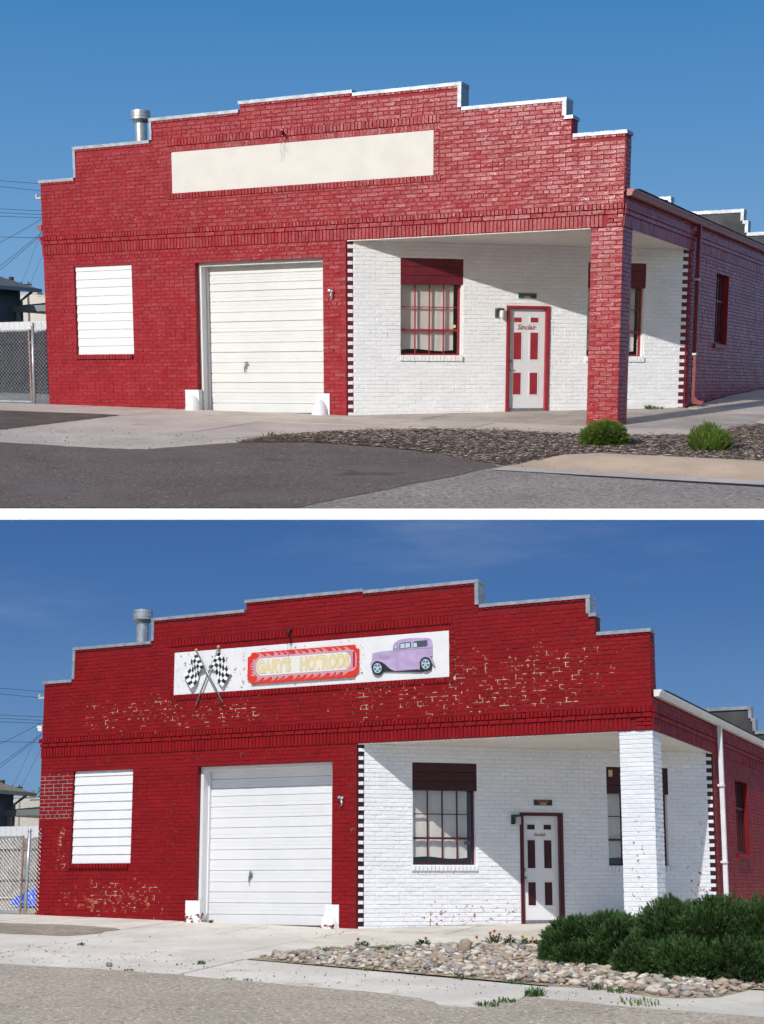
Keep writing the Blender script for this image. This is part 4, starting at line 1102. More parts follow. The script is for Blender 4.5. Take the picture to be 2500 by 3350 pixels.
# ------------------------------------------------------------------ planting beds
def inpoly(x, y, poly):
    c = False; n = len(poly)
    for i in range(n):
        (x1, y1), (x2, y2) = poly[i], poly[i - 1]
        if (y1 > y) != (y2 > y) and x < (x2 - x1) * (y - y1) / (y2 - y1) + x1: c = not c
    return c
def sample(poly, n, rnd):
    xs = [p[0] for p in poly]; ys = [p[1] for p in poly]; out = []
    while len(out) < n:
        x, y = rnd.uniform(min(xs), max(xs)), rnd.uniform(min(ys), max(ys))
        if inpoly(x, y, poly): out.append((x, y))
    return out
def edge_dist(x, y, poly):
    d = 9
    for i in range(len(poly)):
        a, b = Vector(poly[i - 1]), Vector(poly[i]); p = Vector((x, y)); ab = b - a
        t = max(0, min(1, (p - a).dot(ab) / max(1e-9, ab.length_squared))); d = min(d, (p - a - ab * t).length)
    return d
def bed(site, name, poly, mat, rise):
    """a low uneven mound over the polygon"""
    zf = lambda x, y: zg(site, x, y)
    bm = bmesh.new()
    vs_ = [bm.verts.new((x, y, 0)) for x, y in poly]; f = bm.faces.new(vs_)
    bmesh.ops.triangulate(bm, faces=[f])
    for _ in range(4): bmesh.ops.subdivide_edges(bm, edges=[e for e in bm.edges if e.calc_length() > .12], cuts=1, use_grid_fill=False); bmesh.ops.triangulate(bm, faces=bm.faces[:])
    mb = MB(); ix = {}
    for i, v in enumerate(bm.verts):
        ix[v] = i; x, y = v.co.x, v.co.y; d = edge_dist(x, y, poly)
        mb.v.append((x, y, zf(x, y) + .012 + rise * sm(d / .25) + (.02 * noise.noise(Vector((x * 4, y * 4, 1))) if d > .02 else 0))); mb.t.append(.5)
    for f in bm.faces: mb.f.append([ix[v] for v in f.verts]); mb.m.append(0)
    bm.free(); mb.smooth = True
    mb.thing(site, name, None, None, mat, kind='structure')
    return lambda x, y: zf(x, y) + .012 + rise * sm(edge_dist(x, y, poly) / .25)

MULCH = [(8.42, -5.6), (8.5, -4.75), (8.8, -4.05), (9.2, -3.45), (9.8, -2.85), (10.7, -2.4), (11.8, -2.17), (12.8, -2.26), (13.9, -2.15), (14.8, -1.75), (15.2, -1.0), (15.15, .1), (15.4, .9), (19, 1.4), (20, -5.5), (16.7, -5.5), (14.9, -5.46), (14.1, -5.45), (13.9, -6.1), (13.55, -6.75), (13.2, -6.55), (12.1, -5.75), (10.9, -5.22), (9.5, -5.05)]
def mulch():
    r = random.Random(3); m = MAT['upper']
    h = bed('upper', 'mulch_bed', MULCH, m['dirt'], .05)
    cols = [(.16, .115, .09), (.08, .057, .045), (.28, .225, .19), (.40, .345, .30), (.22, .145, .105), (.55, .48, .42)]
    ms = [plain('wood_chip', c + (1,), .9, .2) for c in cols]
    mb = MB()
    pts = sample(MULCH, 21000, r)
    for i in range(len(MULCH) - 1):
        a_, b_ = Vector(MULCH[i]), Vector(MULCH[i + 1])
        if min(a_.x, b_.x) > 15.3: continue
        for _ in range(int((b_ - a_).length * 75)): q = a_.lerp(b_, r.random()); pts.append((q.x + r.gauss(0, .10), q.y + r.gauss(0, .10)))
    for x, y in pts:
        if x > 18.2: continue
        l = r.choice((.03, .045, .06, .06, .09, .13)) * r.uniform(.7, 1.2); w = r.uniform(.008, .019); a = r.uniform(0, math.pi) if r.random() < .6 else r.gauss(.45, .5)
        z = h(x, y) + r.uniform(.0, .022); dx, dy = math.cos(a) * l / 2, math.sin(a) * l / 2; nx, ny = -math.sin(a) * w / 2, math.cos(a) * w / 2
        t1, t2 = r.uniform(-.012, .02), r.uniform(-.006, .006); k = r.choices(range(6), (5, 6, 5, 4, 4, 1))[0]
        hh = .006
        mb.add([(x - dx - nx, y - dy - ny, z - t1 / 2), (x + dx - nx, y + dy - ny, z + t1 / 2), (x + dx + nx, y + dy + ny, z + t1 / 2 + t2), (x - dx + nx, y - dy + ny, z - t1 / 2 + t2),
                (x - nx * .2, y - ny * .2, z + hh + t2 / 2)], [(0, 1, 4), (1, 2, 4), (2, 3, 4), (3, 0, 4)], k)
    mb.thing('upper', 'mulch', None, None, ms, kind='stuff')
mulch()

def stone_mesh(r, mats, k):
    bm = bmesh.new(); bmesh.ops.create_icosphere(bm, subdivisions=2, radius=1)
    o = Vector((r.uniform(0, 50), r.uniform(0, 50), 0)); sx, sy, sz = 1, r.uniform(.62, .85), r.uniform(.36, .54)
    for v in bm.verts:
        d = 1 + .38 * noise.noise(v.co * 1.25 + o); v.co = Vector((v.co.x * sx, v.co.y * sy, v.co.z * sz)) * d
    me = bpy.data.meshes.new('stone'); bm.to_mesh(me); bm.free()
    me.materials.append(mats[k % len(mats)]); me.polygons.foreach_set('use_smooth', [True] * len(me.polygons))
    return me
STONES = [(7.95, -4.95), (8.25, -4.15), (8.54, -3.5), (9.04, -3.1), (9.65, -2.35), (10.38, -1.87), (10.9, -1.62), (11.6, -1.66), (12.8, -1.7), (20, -1.7), (20, -5.15), (15.6, -5.1), (15.33, -6.0), (14.9, -6.3), (14.5, -6.24), (13.7, -5.86), (13.1, -5.9), (12.4, -5.72), (11.4, -5.52), (10.4, -5.34), (9.4, -5.16), (8.5, -5.03)]
def stones():
    r = random.Random(8); m = MAT['lower']
    h = bed('lower', 'stone_bed', STONES, m['dirt'], .03)
    bedo = next(o for o in SITES['lower']['col'].objects if o.name.startswith('stone_bed'))
    cols = [(.45, .37, .27), (.55, .49, .40), (.34, .27, .20), (.43, .35, .265), (.31, .29, .265), (.58, .53, .45), (.36, .275, .215), (.20, .185, .175)]
    ms = [surf('river_stone', 'lower', c + (1,), rough=.7, spec=.3, var=.14, vs_=18, bump=[(60, .002)]) for c in cols]
    mesh = [stone_mesh(r, ms, k) for k in range(16)]
    cam_ = Vector(SITES['lower']['cam']); items = []
    for x, y in sample(STONES, 5200, r):
        if x > 16.4 or (y > -2.9 and x > 12.9): continue
        R_ = r.choice((.03, .04, .05, .055, .065, .08)) * r.uniform(.85, 1.15)
        if edge_dist(x, y, STONES) < R_ * .8: continue
        hid = x > 12.6 and -4.6 < y < -2.6 or x > 14.3 and y > -4.6
        pos = Vector((x, y, h(x, y) + R_ * r.uniform(.15, .45)))
        items.append((R_ / (pos - cam_).length * (.1 if hid else 1), pos, R_, r.randrange(16), r.uniform(0, 6.28), r.uniform(-.35, .35), r.uniform(-.35, .35)))
    items.sort(key=lambda q: -q[0])
    rest = MB(); rest.smooth = True
    for i, (s, pos, R_, k, a, b, c) in enumerate(items):
        M = Matrix.Translation(pos) @ Matrix.Rotation(a, 4, 'Z') @ Matrix.Rotation(b, 4, 'X') @ Matrix.Rotation(c, 4, 'Y') @ Matrix.Scale(R_, 4)
        if i < 300:
            o = bpy.data.objects.new('stone', mesh[k]); SITES['lower']['col'].objects.link(o); o.parent = bedo; o.matrix_local = M
        else:
            me = mesh[k]
            rest.add([tuple(M @ v.co) for v in me.vertices], [tuple(p.vertices) for p in me.polygons], k % len(ms))
    o = rest.build('small_stone', ms, (type('P', (), dict(site='lower', loc=Vector((0, 0, 0))))(), bedo), kind='stuff')
    # the big upright stone
    bg = stone_mesh(random.Random(4), [ms[2]], 0)
    o = bpy.data.objects.new('large_stone', bg); SITES['lower']['col'].objects.link(o)
    o.matrix_world = SITES['lower']['M'] @ Matrix.Translation((10.82, -3.15, zg('lower', 10.82, -3.15) + .12)) @ Matrix.Rotation(.35, 4, 'Y') @ Matrix.Diagonal((.11, .10, .42, 1))
    o['label'] = 'tall grey brown stone standing on end in the pale stone bed'; o['category'] = 'stone'
    s2 = stone_mesh(random.Random(9), [ms[7]], 0)
    o = bpy.data.objects.new('small_stone', s2); SITES['lower']['col'].objects.link(o)
    o.matrix_world = SITES['lower']['M'] @ Matrix.Translation((6.55, -6.5, zg('lower', 6.55, -6.5) + .03)) @ Matrix.Diagonal((.06, .05, .075, 1))
    o['label'] = 'single dark stone lying on the pale concrete at the road edge'; o['category'] = 'stone'
stones()

def grit(site, polys, n, seed, cols):
    r = random.Random(seed); mb = MB(); ms = [plain('grit', c + (1,), .9, .2) for c in cols]
    for poly, share in polys:
        for x, y in sample(poly, int(n * share), r):
            s = r.choice((.006, .008, .011, .016)) * r.uniform(.8, 1.2); z = zg(site, x, y) + .006; a = r.uniform(0, 2)
            p = [(x + s * math.cos(a + k * 2.1), y + s * math.sin(a + k * 2.1), z) for k in range(3)]
            mb.add(p + [(x, y, z + s * 1.1)], [(0, 1, 3), (1, 2, 3), (2, 0, 3)], r.randrange(len(ms)))
    mb.thing(site, 'grit', None, None, ms, kind='stuff')
grit('lower', [([(3.5, -6.8), (13, -7.2), (13, -5.95), (8, -5.1), (3.5, -4)], .75), ([(13.1, -6.9), (15.2, -7.2), (15.2, -6.5), (13.1, -6)], .15), ([(3.5, -4), (10, -2.8), (9, -.5), (3.5, -.3)], .1)], 750, 5, [(.12, .10, .085), (.30, .24, .19), (.07, .065, .06), (.45, .40, .34)])
grit('upper', [([(3.5, -7.1), (8.3, -7.0), (8.5, -4.9), (5, -4.6), (3.5, -5)], .6), ([(13.6, -7.3), (17, -7.4), (17, -6.9), (13.8, -6.85)], .4)], 280, 6, [(.10, .085, .075), (.06, .055, .05), (.30, .25, .21)])

# ------------------------------------------------------------------ plants
def shoots(mb, sts, r, need, nl, nw, tone=(.25, .8)):
    """pine shoots: (base, direction, length, radius scale); needles round each axis"""
    for p, a, ln, sc in sts:
        u = a.orthogonal().normalized(); w = a.cross(u); tn = r.uniform(*tone); bl = .35 * noise.noise(p * 3.5)
        for i in range(need):
            t = (i + r.random()) / need; th_ = r.uniform(0, 6.283)
            rad = u * math.cos(th_) + w * math.sin(th_)
            op = math.radians(r.uniform(22, 62)) * (1.05 - .45 * t)
            d = a * math.cos(op) + rad * math.sin(op)
            b = p + a * ln * (.1 + .9 * t); L_ = nl * sc * r.uniform(.7, 1.1)
            s = d.cross(Vector((r.uniform(-1, 1), r.uniform(-1, 1), r.uniform(-1, 1)))).normalized() * nw * .5
            e = b + d * L_
            n = len(mb.v); mb.v += [tuple(b - s), tuple(b + s), tuple(e)]; mb.f.append((n, n + 1, n + 2)); mb.m.append(0)
            v_ = min(1, max(0, tn + bl + r.uniform(-.1, .1))); mb.t += [v_ * .8, v_ * .8, min(1, v_ * 1.15)]
def pine_shrub(site, label, base, lobes, dens, seed, mats, need=38, nl=.06, nw=.006, ln=.13, upright=.35, group=None):
    r = random.Random(seed); th = Thing(site, 'pine_shrub', label, 'shrub', group, base)
    mb = MB(); st = []
    for cx, cy, cz, rx, ry, rz in lobes:
        n = int(dens * (rx * ry + rx * rz + ry * rz) * 4)
        for _ in range(n):
            while True:
                v = Vector((r.gauss(0, 1), r.gauss(0, 1), r.gauss(0, 1)))
                if v.length > .1: break
            v.normalize()
            if v.z < -.75: continue
            k = r.uniform(.80, 1.0) if r.random() < .85 else r.uniform(.5, .8)
            p = Vector((cx + v.x * rx * k, cy + v.y * ry * k, cz + v.z * rz * k))
            if p.z < zg(site, p.x, p.y) + .01: continue
            if any(((p.x - ox) / (.72 * a_)) ** 2 + ((p.y - oy) / (.72 * b_)) ** 2 + ((p.z - oz) / (.72 * c_)) ** 2 < 1 for ox, oy, oz, a_, b_, c_ in lobes if (ox, oy) != (cx, cy)): continue
            a = Vector((v.x / rx, v.y / ry, v.z / rz)).normalized() + Vector((0, 0, upright)) + Vector((r.gauss(0, .22), r.gauss(0, .22), r.gauss(0, .15)))
            st.append((p - a.normalized() * ln * .4, a.normalized(), ln * r.uniform(.7, 1.25), r.uniform(.8, 1.15)))
    shoots(mb, st, r, need, nl, nw)
    mb.build('foliage', mats[0], th, kind='stuff')
    tw = MB()
    for p, a, ln_, sc in st[::2]: tw.tube([tuple(p - a * ln_ * .6), tuple(p + a * ln_ * .9)], .0035, 3, cap=False)
    for cx, cy, cz, rx, ry, rz in lobes:
        for _ in range(10):
            q = Vector((cx + r.gauss(0, .35) * rx, cy + r.gauss(0, .35) * ry, cz + rz * r.uniform(0, .7)))
            tw.tube([(cx + r.gauss(0, .06), cy + r.gauss(0, .06), zg(site, cx, cy) - .03), tuple(q.lerp(Vector((cx, cy, cz - rz * .3)), .5)), tuple(q)], [.02, .012, .006], 5)
    tw.build('stem', mats[1], th)
    return th
pl = leafy('pine_needles_dark', (.060, .120, .034), .9); pu = leafy('pine_needles_green', (.115, .19, .028), .7)
bark = plain('bark', (.09, .06, .04, 1), .9, .2)
pine_shrub('lower', 'low spreading dark green pine shrub left of the taller one', (13.0, -3.5, -.55),
           [(12.72, -3.45, -.30, .50, .45, .42), (13.2, -3.3, -.18, .52, .48, .36), (12.58, -3.6, -.45, .36, .32, .27), (13.45, -3.6, -.30, .45, .42, .40), (12.95, -3.85, -.48, .48, .28, .25)],
           700, 21, (pl, bark), need=50, nl=.055, nw=.0085, ln=.12, upright=.25, group='pine shrubs in the stone bed')
pine_shrub('lower', 'tall broad dark green pine shrub hiding the foot of the white pillar', (15.0, -4.1, -.65),
           [(14.3, -3.95, -.20, .55, .55, .58), (14.95, -4.05, -.15, .60, .55, .56), (15.65, -4.05, -.15, .65, .55, .57), (13.98, -4.35, -.5, .40, .38, .33), (14.6, -4.55, -.5, .55, .32, .36), (15.3, -4.55, -.5, .6, .35, .38), (16.25, -4, -.2, .6, .6, .55)],
           600, 22, (pl, bark), need=56, nl=.058, nw=.0085, ln=.15, upright=.35, group='pine shrubs in the stone bed')
pine_shrub('upper', 'round bright green pine shrub in mulch in front of the red pillar', (14.12, -4.0, -.56),
           [(14.12, -4.0, -.36, .29, .27, .17), (14.0, -4.05, -.40, .2, .2, .14), (14.24, -4.0, -.38, .2, .2, .15)], 1300, 23, (pu, bark), need=38, nl=.06, nw=.007, ln=.11, upright=.5, group='young pine shrubs in the mulch')
pine_shrub('upper', 'spiky bright green pine shrub in mulch with upright shoots', (15.78, -4.1, -.62),
           [(15.78, -4.1, -.46, .24, .24, .17), (15.66, -4.1, -.46, .17, .18, .16), (15.9, -4.1, -.48, .17, .18, .14), (15.78, -4.1, -.34, .10, .10, .13)], 1000, 24, (pu, bark), need=54, nl=.036, nw=.006, ln=.19, upright=1.6, group='young pine shrubs in the mulch')

gr = leafy('grass_green', (.10, .155, .03), .6); gr2 = leafy('weed_green', (.062, .13, .03), .6); dry = leafy('dry_grass', (.26, .22, .11), .4)
def tuft(mb, site, x, y, rad, hgt, n, r, lean=.6, w=.008):
    for _ in range(n):
        a = r.uniform(0, 6.283); q = rad * math.sqrt(r.random()); bx, by = x + q * math.cos(a), y + q * math.sin(a); bz = zg(site, bx, by) + .008
        a2 = r.uniform(0, 6.283); hh = hgt * r.uniform(.5, 1.1); l = hh * lean * r.random()
        px, py = -math.sin(a2) * w, math.cos(a2) * w
        mx, my = bx + math.cos(a2) * l * .4, by + math.sin(a2) * l * .4; ex, ey = bx + math.cos(a2) * l, by + math.sin(a2) * l
        mb.add([(bx - px, by - py, bz), (bx + px, by + py, bz), (mx + px * .7, my + py * .7, bz + hh * .65), (mx - px * .7, my - py * .7, bz + hh * .65), (ex, ey, bz + hh * .9)], [(0, 1, 2, 3), (3, 2, 4)], 0, r.random())
def weeds():
    r = random.Random(31)
    for site, label, mat, spots in (
        ('lower', 'leafy green weed patch at the corner of the pale concrete apron', gr2, [(12.95, -7.75, .16, .05, 90)]),
        ('lower', 'small green weed patch on the joint beside the right gutter strip', gr2, [(13.03, -7.38, .14, .05, 70)]),
        ('lower', 'taller green weed clump where the apron meets the stone bed', gr2, [(13.2, -6.78, .14, .12, 90)]),
        ('lower', 'thin sprawling grass weed on the bottom right gutter strip', gr, [(14.6, -6.85, .28, .07, 70)]),
        ('lower', 'green weed mat along the back edge of the stone bed left end', gr2, [(8.75, -3.75, .26, .11, 200), (8.45, -4.2, .15, .08, 60)]),
        ('lower', 'green weed mat in the middle of the stone bed', gr2, [(9.7, -3.3, .32, .13, 260), (9.45, -3.5, .2, .12, 120)]),
        ('lower', 'tiny green weed on the concrete by the gravel patch', gr2, [(4.43, -4.36, .07, .06, 30)]),
        ('lower', 'tiny green weed on the concrete joint left of the stone bed', gr2, [(7.64, -5.7, .07, .06, 30), (7.4, -5.95, .04, .03, 10)]),
        ('lower', 'low green weed on the road edge below the concrete', gr2, [(7.11, -6.8, .09, .03, 30), (8.9, -7.0, .10, .03, 20), (9.2, -7.02, .08, .03, 20)]),
        ('lower', 'green weed tuft at the foot of the left wheel guard', gr2, [(4.31, -.12, .05, .07, 30)]),
        ('lower', 'green weeds along the front edge of the stone bed', gr2, [(11.8, -5.6, .18, .05, 70), (12.6, -5.75, .16, .06, 60), (14.1, -6.0, .2, .08, 80), (13.75, -5.95, .1, .1, 40), (10.2, -5.3, .15, .04, 50), (13.2, -5.2, .12, .12, 40)]),
        ('upper', 'green weed tuft at the white wall behind the red pillar', gr2, [(12.6, 4.1, .12, .10, 60), (12.75, 4.2, .1, .06, 30)]),
        ('upper', 'yellow green grass at the left tip of the mulch', gr, [(8.55, -5.1, .18, .06, 60), (8.5, -4.7, .12, .12, 30), (8.8, -4.2, .12, .05, 30)]),
        ('upper', 'yellow green grass along the middle back edge of the mulch', gr, [(10.8, -2.35, .22, .05, 60), (10.4, -2.55, .2, .06, 30), (11.5, -2.15, .1, .08, 14)]),
        ('upper', 'yellow green grass patches on the front edge of the mulch', gr, [(12.1, -5.5, .2, .06, 60), (12.6, -5.3, .2, .07, 60), (13.7, -5.6, .2, .05, 70), (14.0, -5.35, .15, .05, 40), (12.9, -6.0, .2, .04, 40)]),
        ('upper', 'low green weeds on the back of the tan curb', gr, [(14.75, -5.45, .16, .04, 50), (15.3, -5.5, .2, .04, 50), (16.0, -5.52, .2, .03, 40)])):
        t = MB()
        for x, y, rad, h, n in spots: tuft(t, site, x, y, rad, h, n, r, 1.6)
        if len(spots) > 1: t.thing(site, 'weeds', None, None, mat, kind='stuff'); continue
        t.thing(site, 'weed', label, 'weed', mat, 'weeds in the lower place' if site == 'lower' else 'weeds in the upper place', loc=(spots[0][0], spots[0][1], zg(site, *spots[0][:2])))
    t = MB()
    for x, y in sample(STONES, 150, r):
        if x < 13.2: tuft(t, 'lower', x, y, .1, .07, 7, r, 1.5, .005)
    t.thing('lower', 'dry_grass', None, None, dry, kind='stuff')
weeds()
def marigold(x, y, cols, label, seed, size=1.):
    r = random.Random(seed); z = zg('lower', x, y) + .02
    th = Thing('lower', 'marigold', label, 'flower', 'marigolds in the stone bed', (x, y, z))
    lf = MB(); st = MB()
    for _ in range(int(190 * size)):
        a = r.uniform(0, 6.283); q = .10 * size * math.sqrt(r.random()); h = r.uniform(.02, .15) * size * (1 - .4 * q / (.1 * size))
        c = Vector((x + q * math.cos(a), y + q * math.sin(a), z + h)); d = Vector((math.cos(a), math.sin(a), r.uniform(-.1, .8))).normalized() * r.uniform(.045, .075); s = d.cross(Vector((0, 0, 1))).normalized() * .014
        lf.add([tuple(c), tuple(c + d * .5 + s), tuple(c + d), tuple(c + d * .5 - s)], [(0, 1, 2, 3)], 0, r.random())
    lf.build('foliage', gr2, th, kind='stuff')
    for k, (col, dx, dz) in enumerate(cols):
        top_ = (x + dx, y - .03 + .02 * k, z + dz)
        st.tube([(x + dx * .3, y, z), (x + dx * .8, y - .01, z + dz * .6), top_], .004, 5)
        b = MB()
        for ring, (rr, hh, n) in enumerate(((.036, .0, 10), (.026, .012, 8), (.014, .02, 6))):
            for i in range(n):
                a = 6.283 * i / n + ring * .3; w = .42
                p0 = Vector(top_); o1 = Vector((math.cos(a - w), math.sin(a - w), 0)) * rr; o2 = Vector((math.cos(a + w), math.sin(a + w), 0)) * rr
                b.add([tuple(p0 + Vector((0, 0, hh))), tuple(p0 + o1 + Vector((0, 0, hh + .008))), tuple(p0 + (o1 + o2) * .55 + Vector((0, 0, hh + .004))), tuple(p0 + o2 + Vector((0, 0, hh + .008)))], [(0, 1, 2, 3)])
        b.lathe((top_[0], top_[1], top_[2] - .012), [(.006, -.01), (.026, .008), (.02, .024), (0, .034)], 8)
        b.build('blossom', plain('petal_' + ('yellow' if col[1] > .4 else 'orange'), col + (1,), .6, .2), th)
    st.build('stem', gr2, th)
OR, YE = (.80, .20, .012), (.85, .60, .02)
marigold(9.10, -3.25, [(OR, -.06, .17)], 'single orange marigold at the left end of the stone bed', 1)
marigold(9.86, -2.55, [(OR, .06, .15)], 'orange marigold with one bloom behind the middle weeds', 2)
marigold(10.80, -1.80, [(OR, -.05, .20), (OR, .1, .18), (OR, .02, .08), (OR, .0, .23)], 'bushy orange marigold with several blooms behind the tall stone', 3, 1.3)
marigold(11.05, -1.72, [(OR, .02, .16)], 'small dark orange marigold right of the bushy orange one', 4)
marigold(10.62, -1.95, [(OR, -.05, .14)], 'thin orange marigold just left of the bushy orange one', 5, .6)
marigold(11.32, -1.75, [(YE, -.03, .16), (YE, .02, .13), (YE, .13, .14)], 'yellow marigold between the orange ones near the shrub', 6, .9)
marigold(11.52, -1.78, [(OR, .02, .11), (OR, -.08, .10)], 'low orange marigold nearest to the dark shrub', 7, .8)

# ------------------------------------------------------------------ the yard left of each building
def yard(site):
    m = MAT[site]; up = site == 'upper'; r = random.Random(17); tag = 'upper' if up else 'lower'
    zf = lambda x, y: zg(site, x, y)
    galv = m['galv']; rust = surf('rusty_galvanised', site, (.33, .22, .19, 1), rough=.6, var=.25, vs_=14, metal=.3)
    adj = 'against dark boards' if up else 'against grey weathered boards'
    # chain link gate, post and short panel up to the wall
    def mesh_(mb, x0, x1, z0, z1, y, pitch=.092):
        n = int((x1 - x0 + z1 - z0) / pitch) + 2
        for sg in (1, -1):
            for i in range(-2, n):
                c = x0 + i * pitch if sg > 0 else x1 - i * pitch
                # line x = c -/+ (z - z0)
                za, zb_ = z0, z1; P = []
                for z in (za, zb_): P.append((c - sg * (z - z0), z))
                (xa, a_), (xb, b_) = P
                lo, hi = x0, x1
                t0, t1 = 0., 1.
                dx = xb - xa
                if abs(dx) > 1e-9:
                    ta_, tb_ = (lo - xa) / dx, (hi - xa) / dx
                    t0, t1 = max(t0, min(ta_, tb_)), min(t1, max(ta_, tb_))
                if t1 - t0 < .02: continue
                mb.tube([(xa + dx * t0, y + .004 * sg, a_ + (b_ - a_) * t0), (xa + dx * t1, y - .004 * sg, a_ + (b_ - a_) * t1)], .0036, 4, cap=False)
    g = Thing(site, 'chain_link_gate', 'chain link gate %s with rusty end tube beside the brick corner' % adj, 'gate', loc=(-.36, -.06, zf(-.36, 0)))
    q = MB(); mesh_(q, -2.6, -.40, .08, 1.60, -.06); q.build('wire_mesh', galv, g)
    q = MB(); q.tube([(-2.6, -.06, 1.61), (-.40, -.06, 1.61)], .022, 8); q.build('rail', galv, g)
    q = MB(); q.tube([(-2.6, -.06, .07), (-.40, -.06, .05)], .022, 8); q.build('rail', galv, g)
    q = MB(); q.tube([(-.395, -.06, .02), (-.395, -.06, 1.64)], .024, 8); q.build('end_tube', rust, g)
    q = MB()
    for z in (.25, 1.33): q.box(-.40, -.28, -.075, -.045, z, z + .035)
    q.build('hinge', rust, g)
    f = Thing(site, 'chain_link_fence', 'narrow chain link panel and round post %s at the wall' % adj, 'fence', loc=(-.30, -.05, zf(-.3, 0)))
    tp = -.29 if up else -.24; bt = -.34 if up else -.275
    q = MB(); q.tube([(bt, -.05, -.05), (tp, -.05, 1.72)], .036, 12); q.lathe((tp, -.05, 1.715), [(.04, 0), (.04, .03), (.028, .055), (0, .065)], 12); q.smooth = True; q.build('post', galv, f)
    q = MB(); mesh_(q, -.27, .05, .04, 1.78, -.03); q.build('wire_mesh', galv, f)
    q = MB(); q.tube([(tp, -.05, 1.56), (.06, -.02, 1.62)], .014, 6); q.build('rail', galv, f)
    # board fence behind
    wood = surf('fence_wood', site, (.035, .036, .040, 1) if up else (.30, .28, .25, 1), rough=.9, spec=.15, var=.25, vs_=4, bump=[(30, .004)], tone=.2)
    F_ = Thing(site, 'board_fence', ('nearly black board fence behind the chain link gate' if up else 'grey weathered dog ear board fence behind the chain link gate'), 'fence', loc=(-5, 6, zf(-5, 6)))
    x = -9.0
    while x < -3.2:
        w = .135; q = MB(); zb_ = zf(x, 6) + .03; zt = (1.90 if up else 1.84) + r.uniform(-.015, .015)
        q.extrude([(x, zb_), (x + w, zb_), (x + w, zt - .04), (x + w - .035, zt), (x + .035, zt), (x, zt - .04)], lambda s, z, d: (s, 6 - d, z), 0, .018)
        q.build('picket', wood, F_); x += w + .012
    for z in (.75, 1.55):
        q = MB(); q.box(-9.0, -3.2, 5.93, 5.979, z, z + .09); q.build('fence_rail', wood, F_)
    wf = Thing(site, 'white_fence', 'white board fence rising behind the %s fence' % ('dark' if up else 'grey'), 'fence', loc=(-7, 7.5, zf(-7, 7.5)))
    x = -8.98
    while x < -5.4:
        q = MB(); q.box(x, x + .19, 7.5, 7.52, .2, 2.22); q.build('picket', m['wood_white'], wf); x += .196
    # house at the far left with a low porch roof
    sid = surf('blue_grey_siding', site, (.085, .115, .13, 1) if up else (.12, .16, .19, 1), rough=.6, var=.1, vs_=2)
    hs = Thing(site, 'neighbor_house', 'blue grey sided house with grey shingle roof at the %s left edge' % ('upper' if up else 'lower'), 'house', loc=(-12, 12, .3))
    q = MB(); q.box(-16, -9.08, 4.02, 9.98, .0, 3.34); q.build('wall', sid, hs)
    z = .25
    while z < 3.3:
        q = MB(); q.add([(-16, 4.0, z), (-9.05, 4.0, z), (-9.05, 4.015, z + .118), (-16, 4.015, z + .118)], [(0, 1, 2, 3)])
        q.add([(-9.05, 4.0, z), (-9.05, 10, z), (-9.065, 10, z + .118), (-9.065, 4.015, z + .118)], [(0, 1, 2, 3)]); q.build('siding_board', sid, hs); z += .12
    q = MB(); q.add([(-8.62, 3.5, 3.36), (-8.62, 10.4, 3.36), (-12.4, 7, 4.9), (-16.4, 3.5, 3.36), (-16.4, 10.4, 3.36)], [(0, 1, 2), (0, 2, 3), (1, 4, 2), (3, 2, 4), (0, 3, 4, 1)])
    q.build('roof', surf('grey_shingles', site, (.17, .17, .165, 1), rough=.9, var=.2, vs_=10, bump=[(30, .01)]), hs)
    q = MB(); q.box(-8.62, -8.53, 3.5, 10.4, 3.25, 3.36); q.build('gutter', plain('house_trim', (.22, .26, .28, 1)), hs)
    q = MB(); q.tube([(-8.6, 10.0, 3.25), (-8.98, 9.95, 3.0), (-8.98, 9.92, .3)], .045, 8); q.build('downspout', plain('house_spout', (.22, .26, .28, 1)), hs)
    q = MB(); q.add([(-9.0, 9.7, 2.83), (-4.0, 9.7, 2.78), (-4.0, 13.2, 3.22), (-9.0, 13.2, 3.22)], [(0, 1, 2, 3)]); q.build('porch_roof', m['shingle'], hs)
    q = MB(); q.box(-9.05, -4, 9.6, 9.70, 2.64, 2.82); q.build('porch_fascia', plain('porch_trim', (.20, .23, .23, 1)), hs)
    q = MB(); q.box(-9.05, -4, 9.72, 13.2, 2.64, 2.68); q.build('porch_ceiling', plain('porch_ceiling', (.25, .25, .24, 1)), hs)
    q = MB(); q.box(-8.94, -8.84, 9.62, 9.72, .2, 2.64); q.build('porch_post', plain('porch_post', (.22, .26, .28, 1)), hs)
    st = Thing(site, 'stucco_building', 'pale stucco building with stepped parapet behind the %s fence' % ('dark' if up else 'grey'), 'building', loc=(-10, 16, .4))
    stu = surf('pale_stucco', site, (.60, .55, .48, 1) if up else (.62, .60, .56, 1), rough=.9, var=.06, vs_=1, bump=[(16, .02), (35, .012)])
    q = MB(); q.box(-16, -13.33, 16, 24, 0, 3.66); q.box(-13.33, -6, 16.001, 24, 0, 3.58); q.build('wall', stu, st)
    q = MB(); q.box(-16, -13.32, 15.97, 16.3, 3.66, 3.70); q.box(-13.32, -6, 15.97, 16.3, 3.58, 3.62); q.build('coping', stu, st)
    q = MB(); q.box(-13.95, -13.72, 15.9, 15.99, 0, 3.62); q.build('shadow_strip', stu, st)  # added raised strip standing in for a shadow band on the stucco
    # utility pole and lines
    wd = plain('pole_wood', (.06, .05, .045, 1), .9, .2); up_ = Thing(site, 'utility_pole', 'utility pole crossarm showing above the %s house roof' % ('upper' if up else 'lower'), 'utility pole', loc=(-26.4, 30, 0))
    q = MB(); q.tube([(-26.4, 30, 0), (-26.4, 30, 5.6)], [.15, .12], 8); q.build('pole', wd, up_)
    q = MB(); q.box(-27.5, -25.2, 29.95, 30.05, 5.16, 5.24); q.build('crossarm', wd, up_)
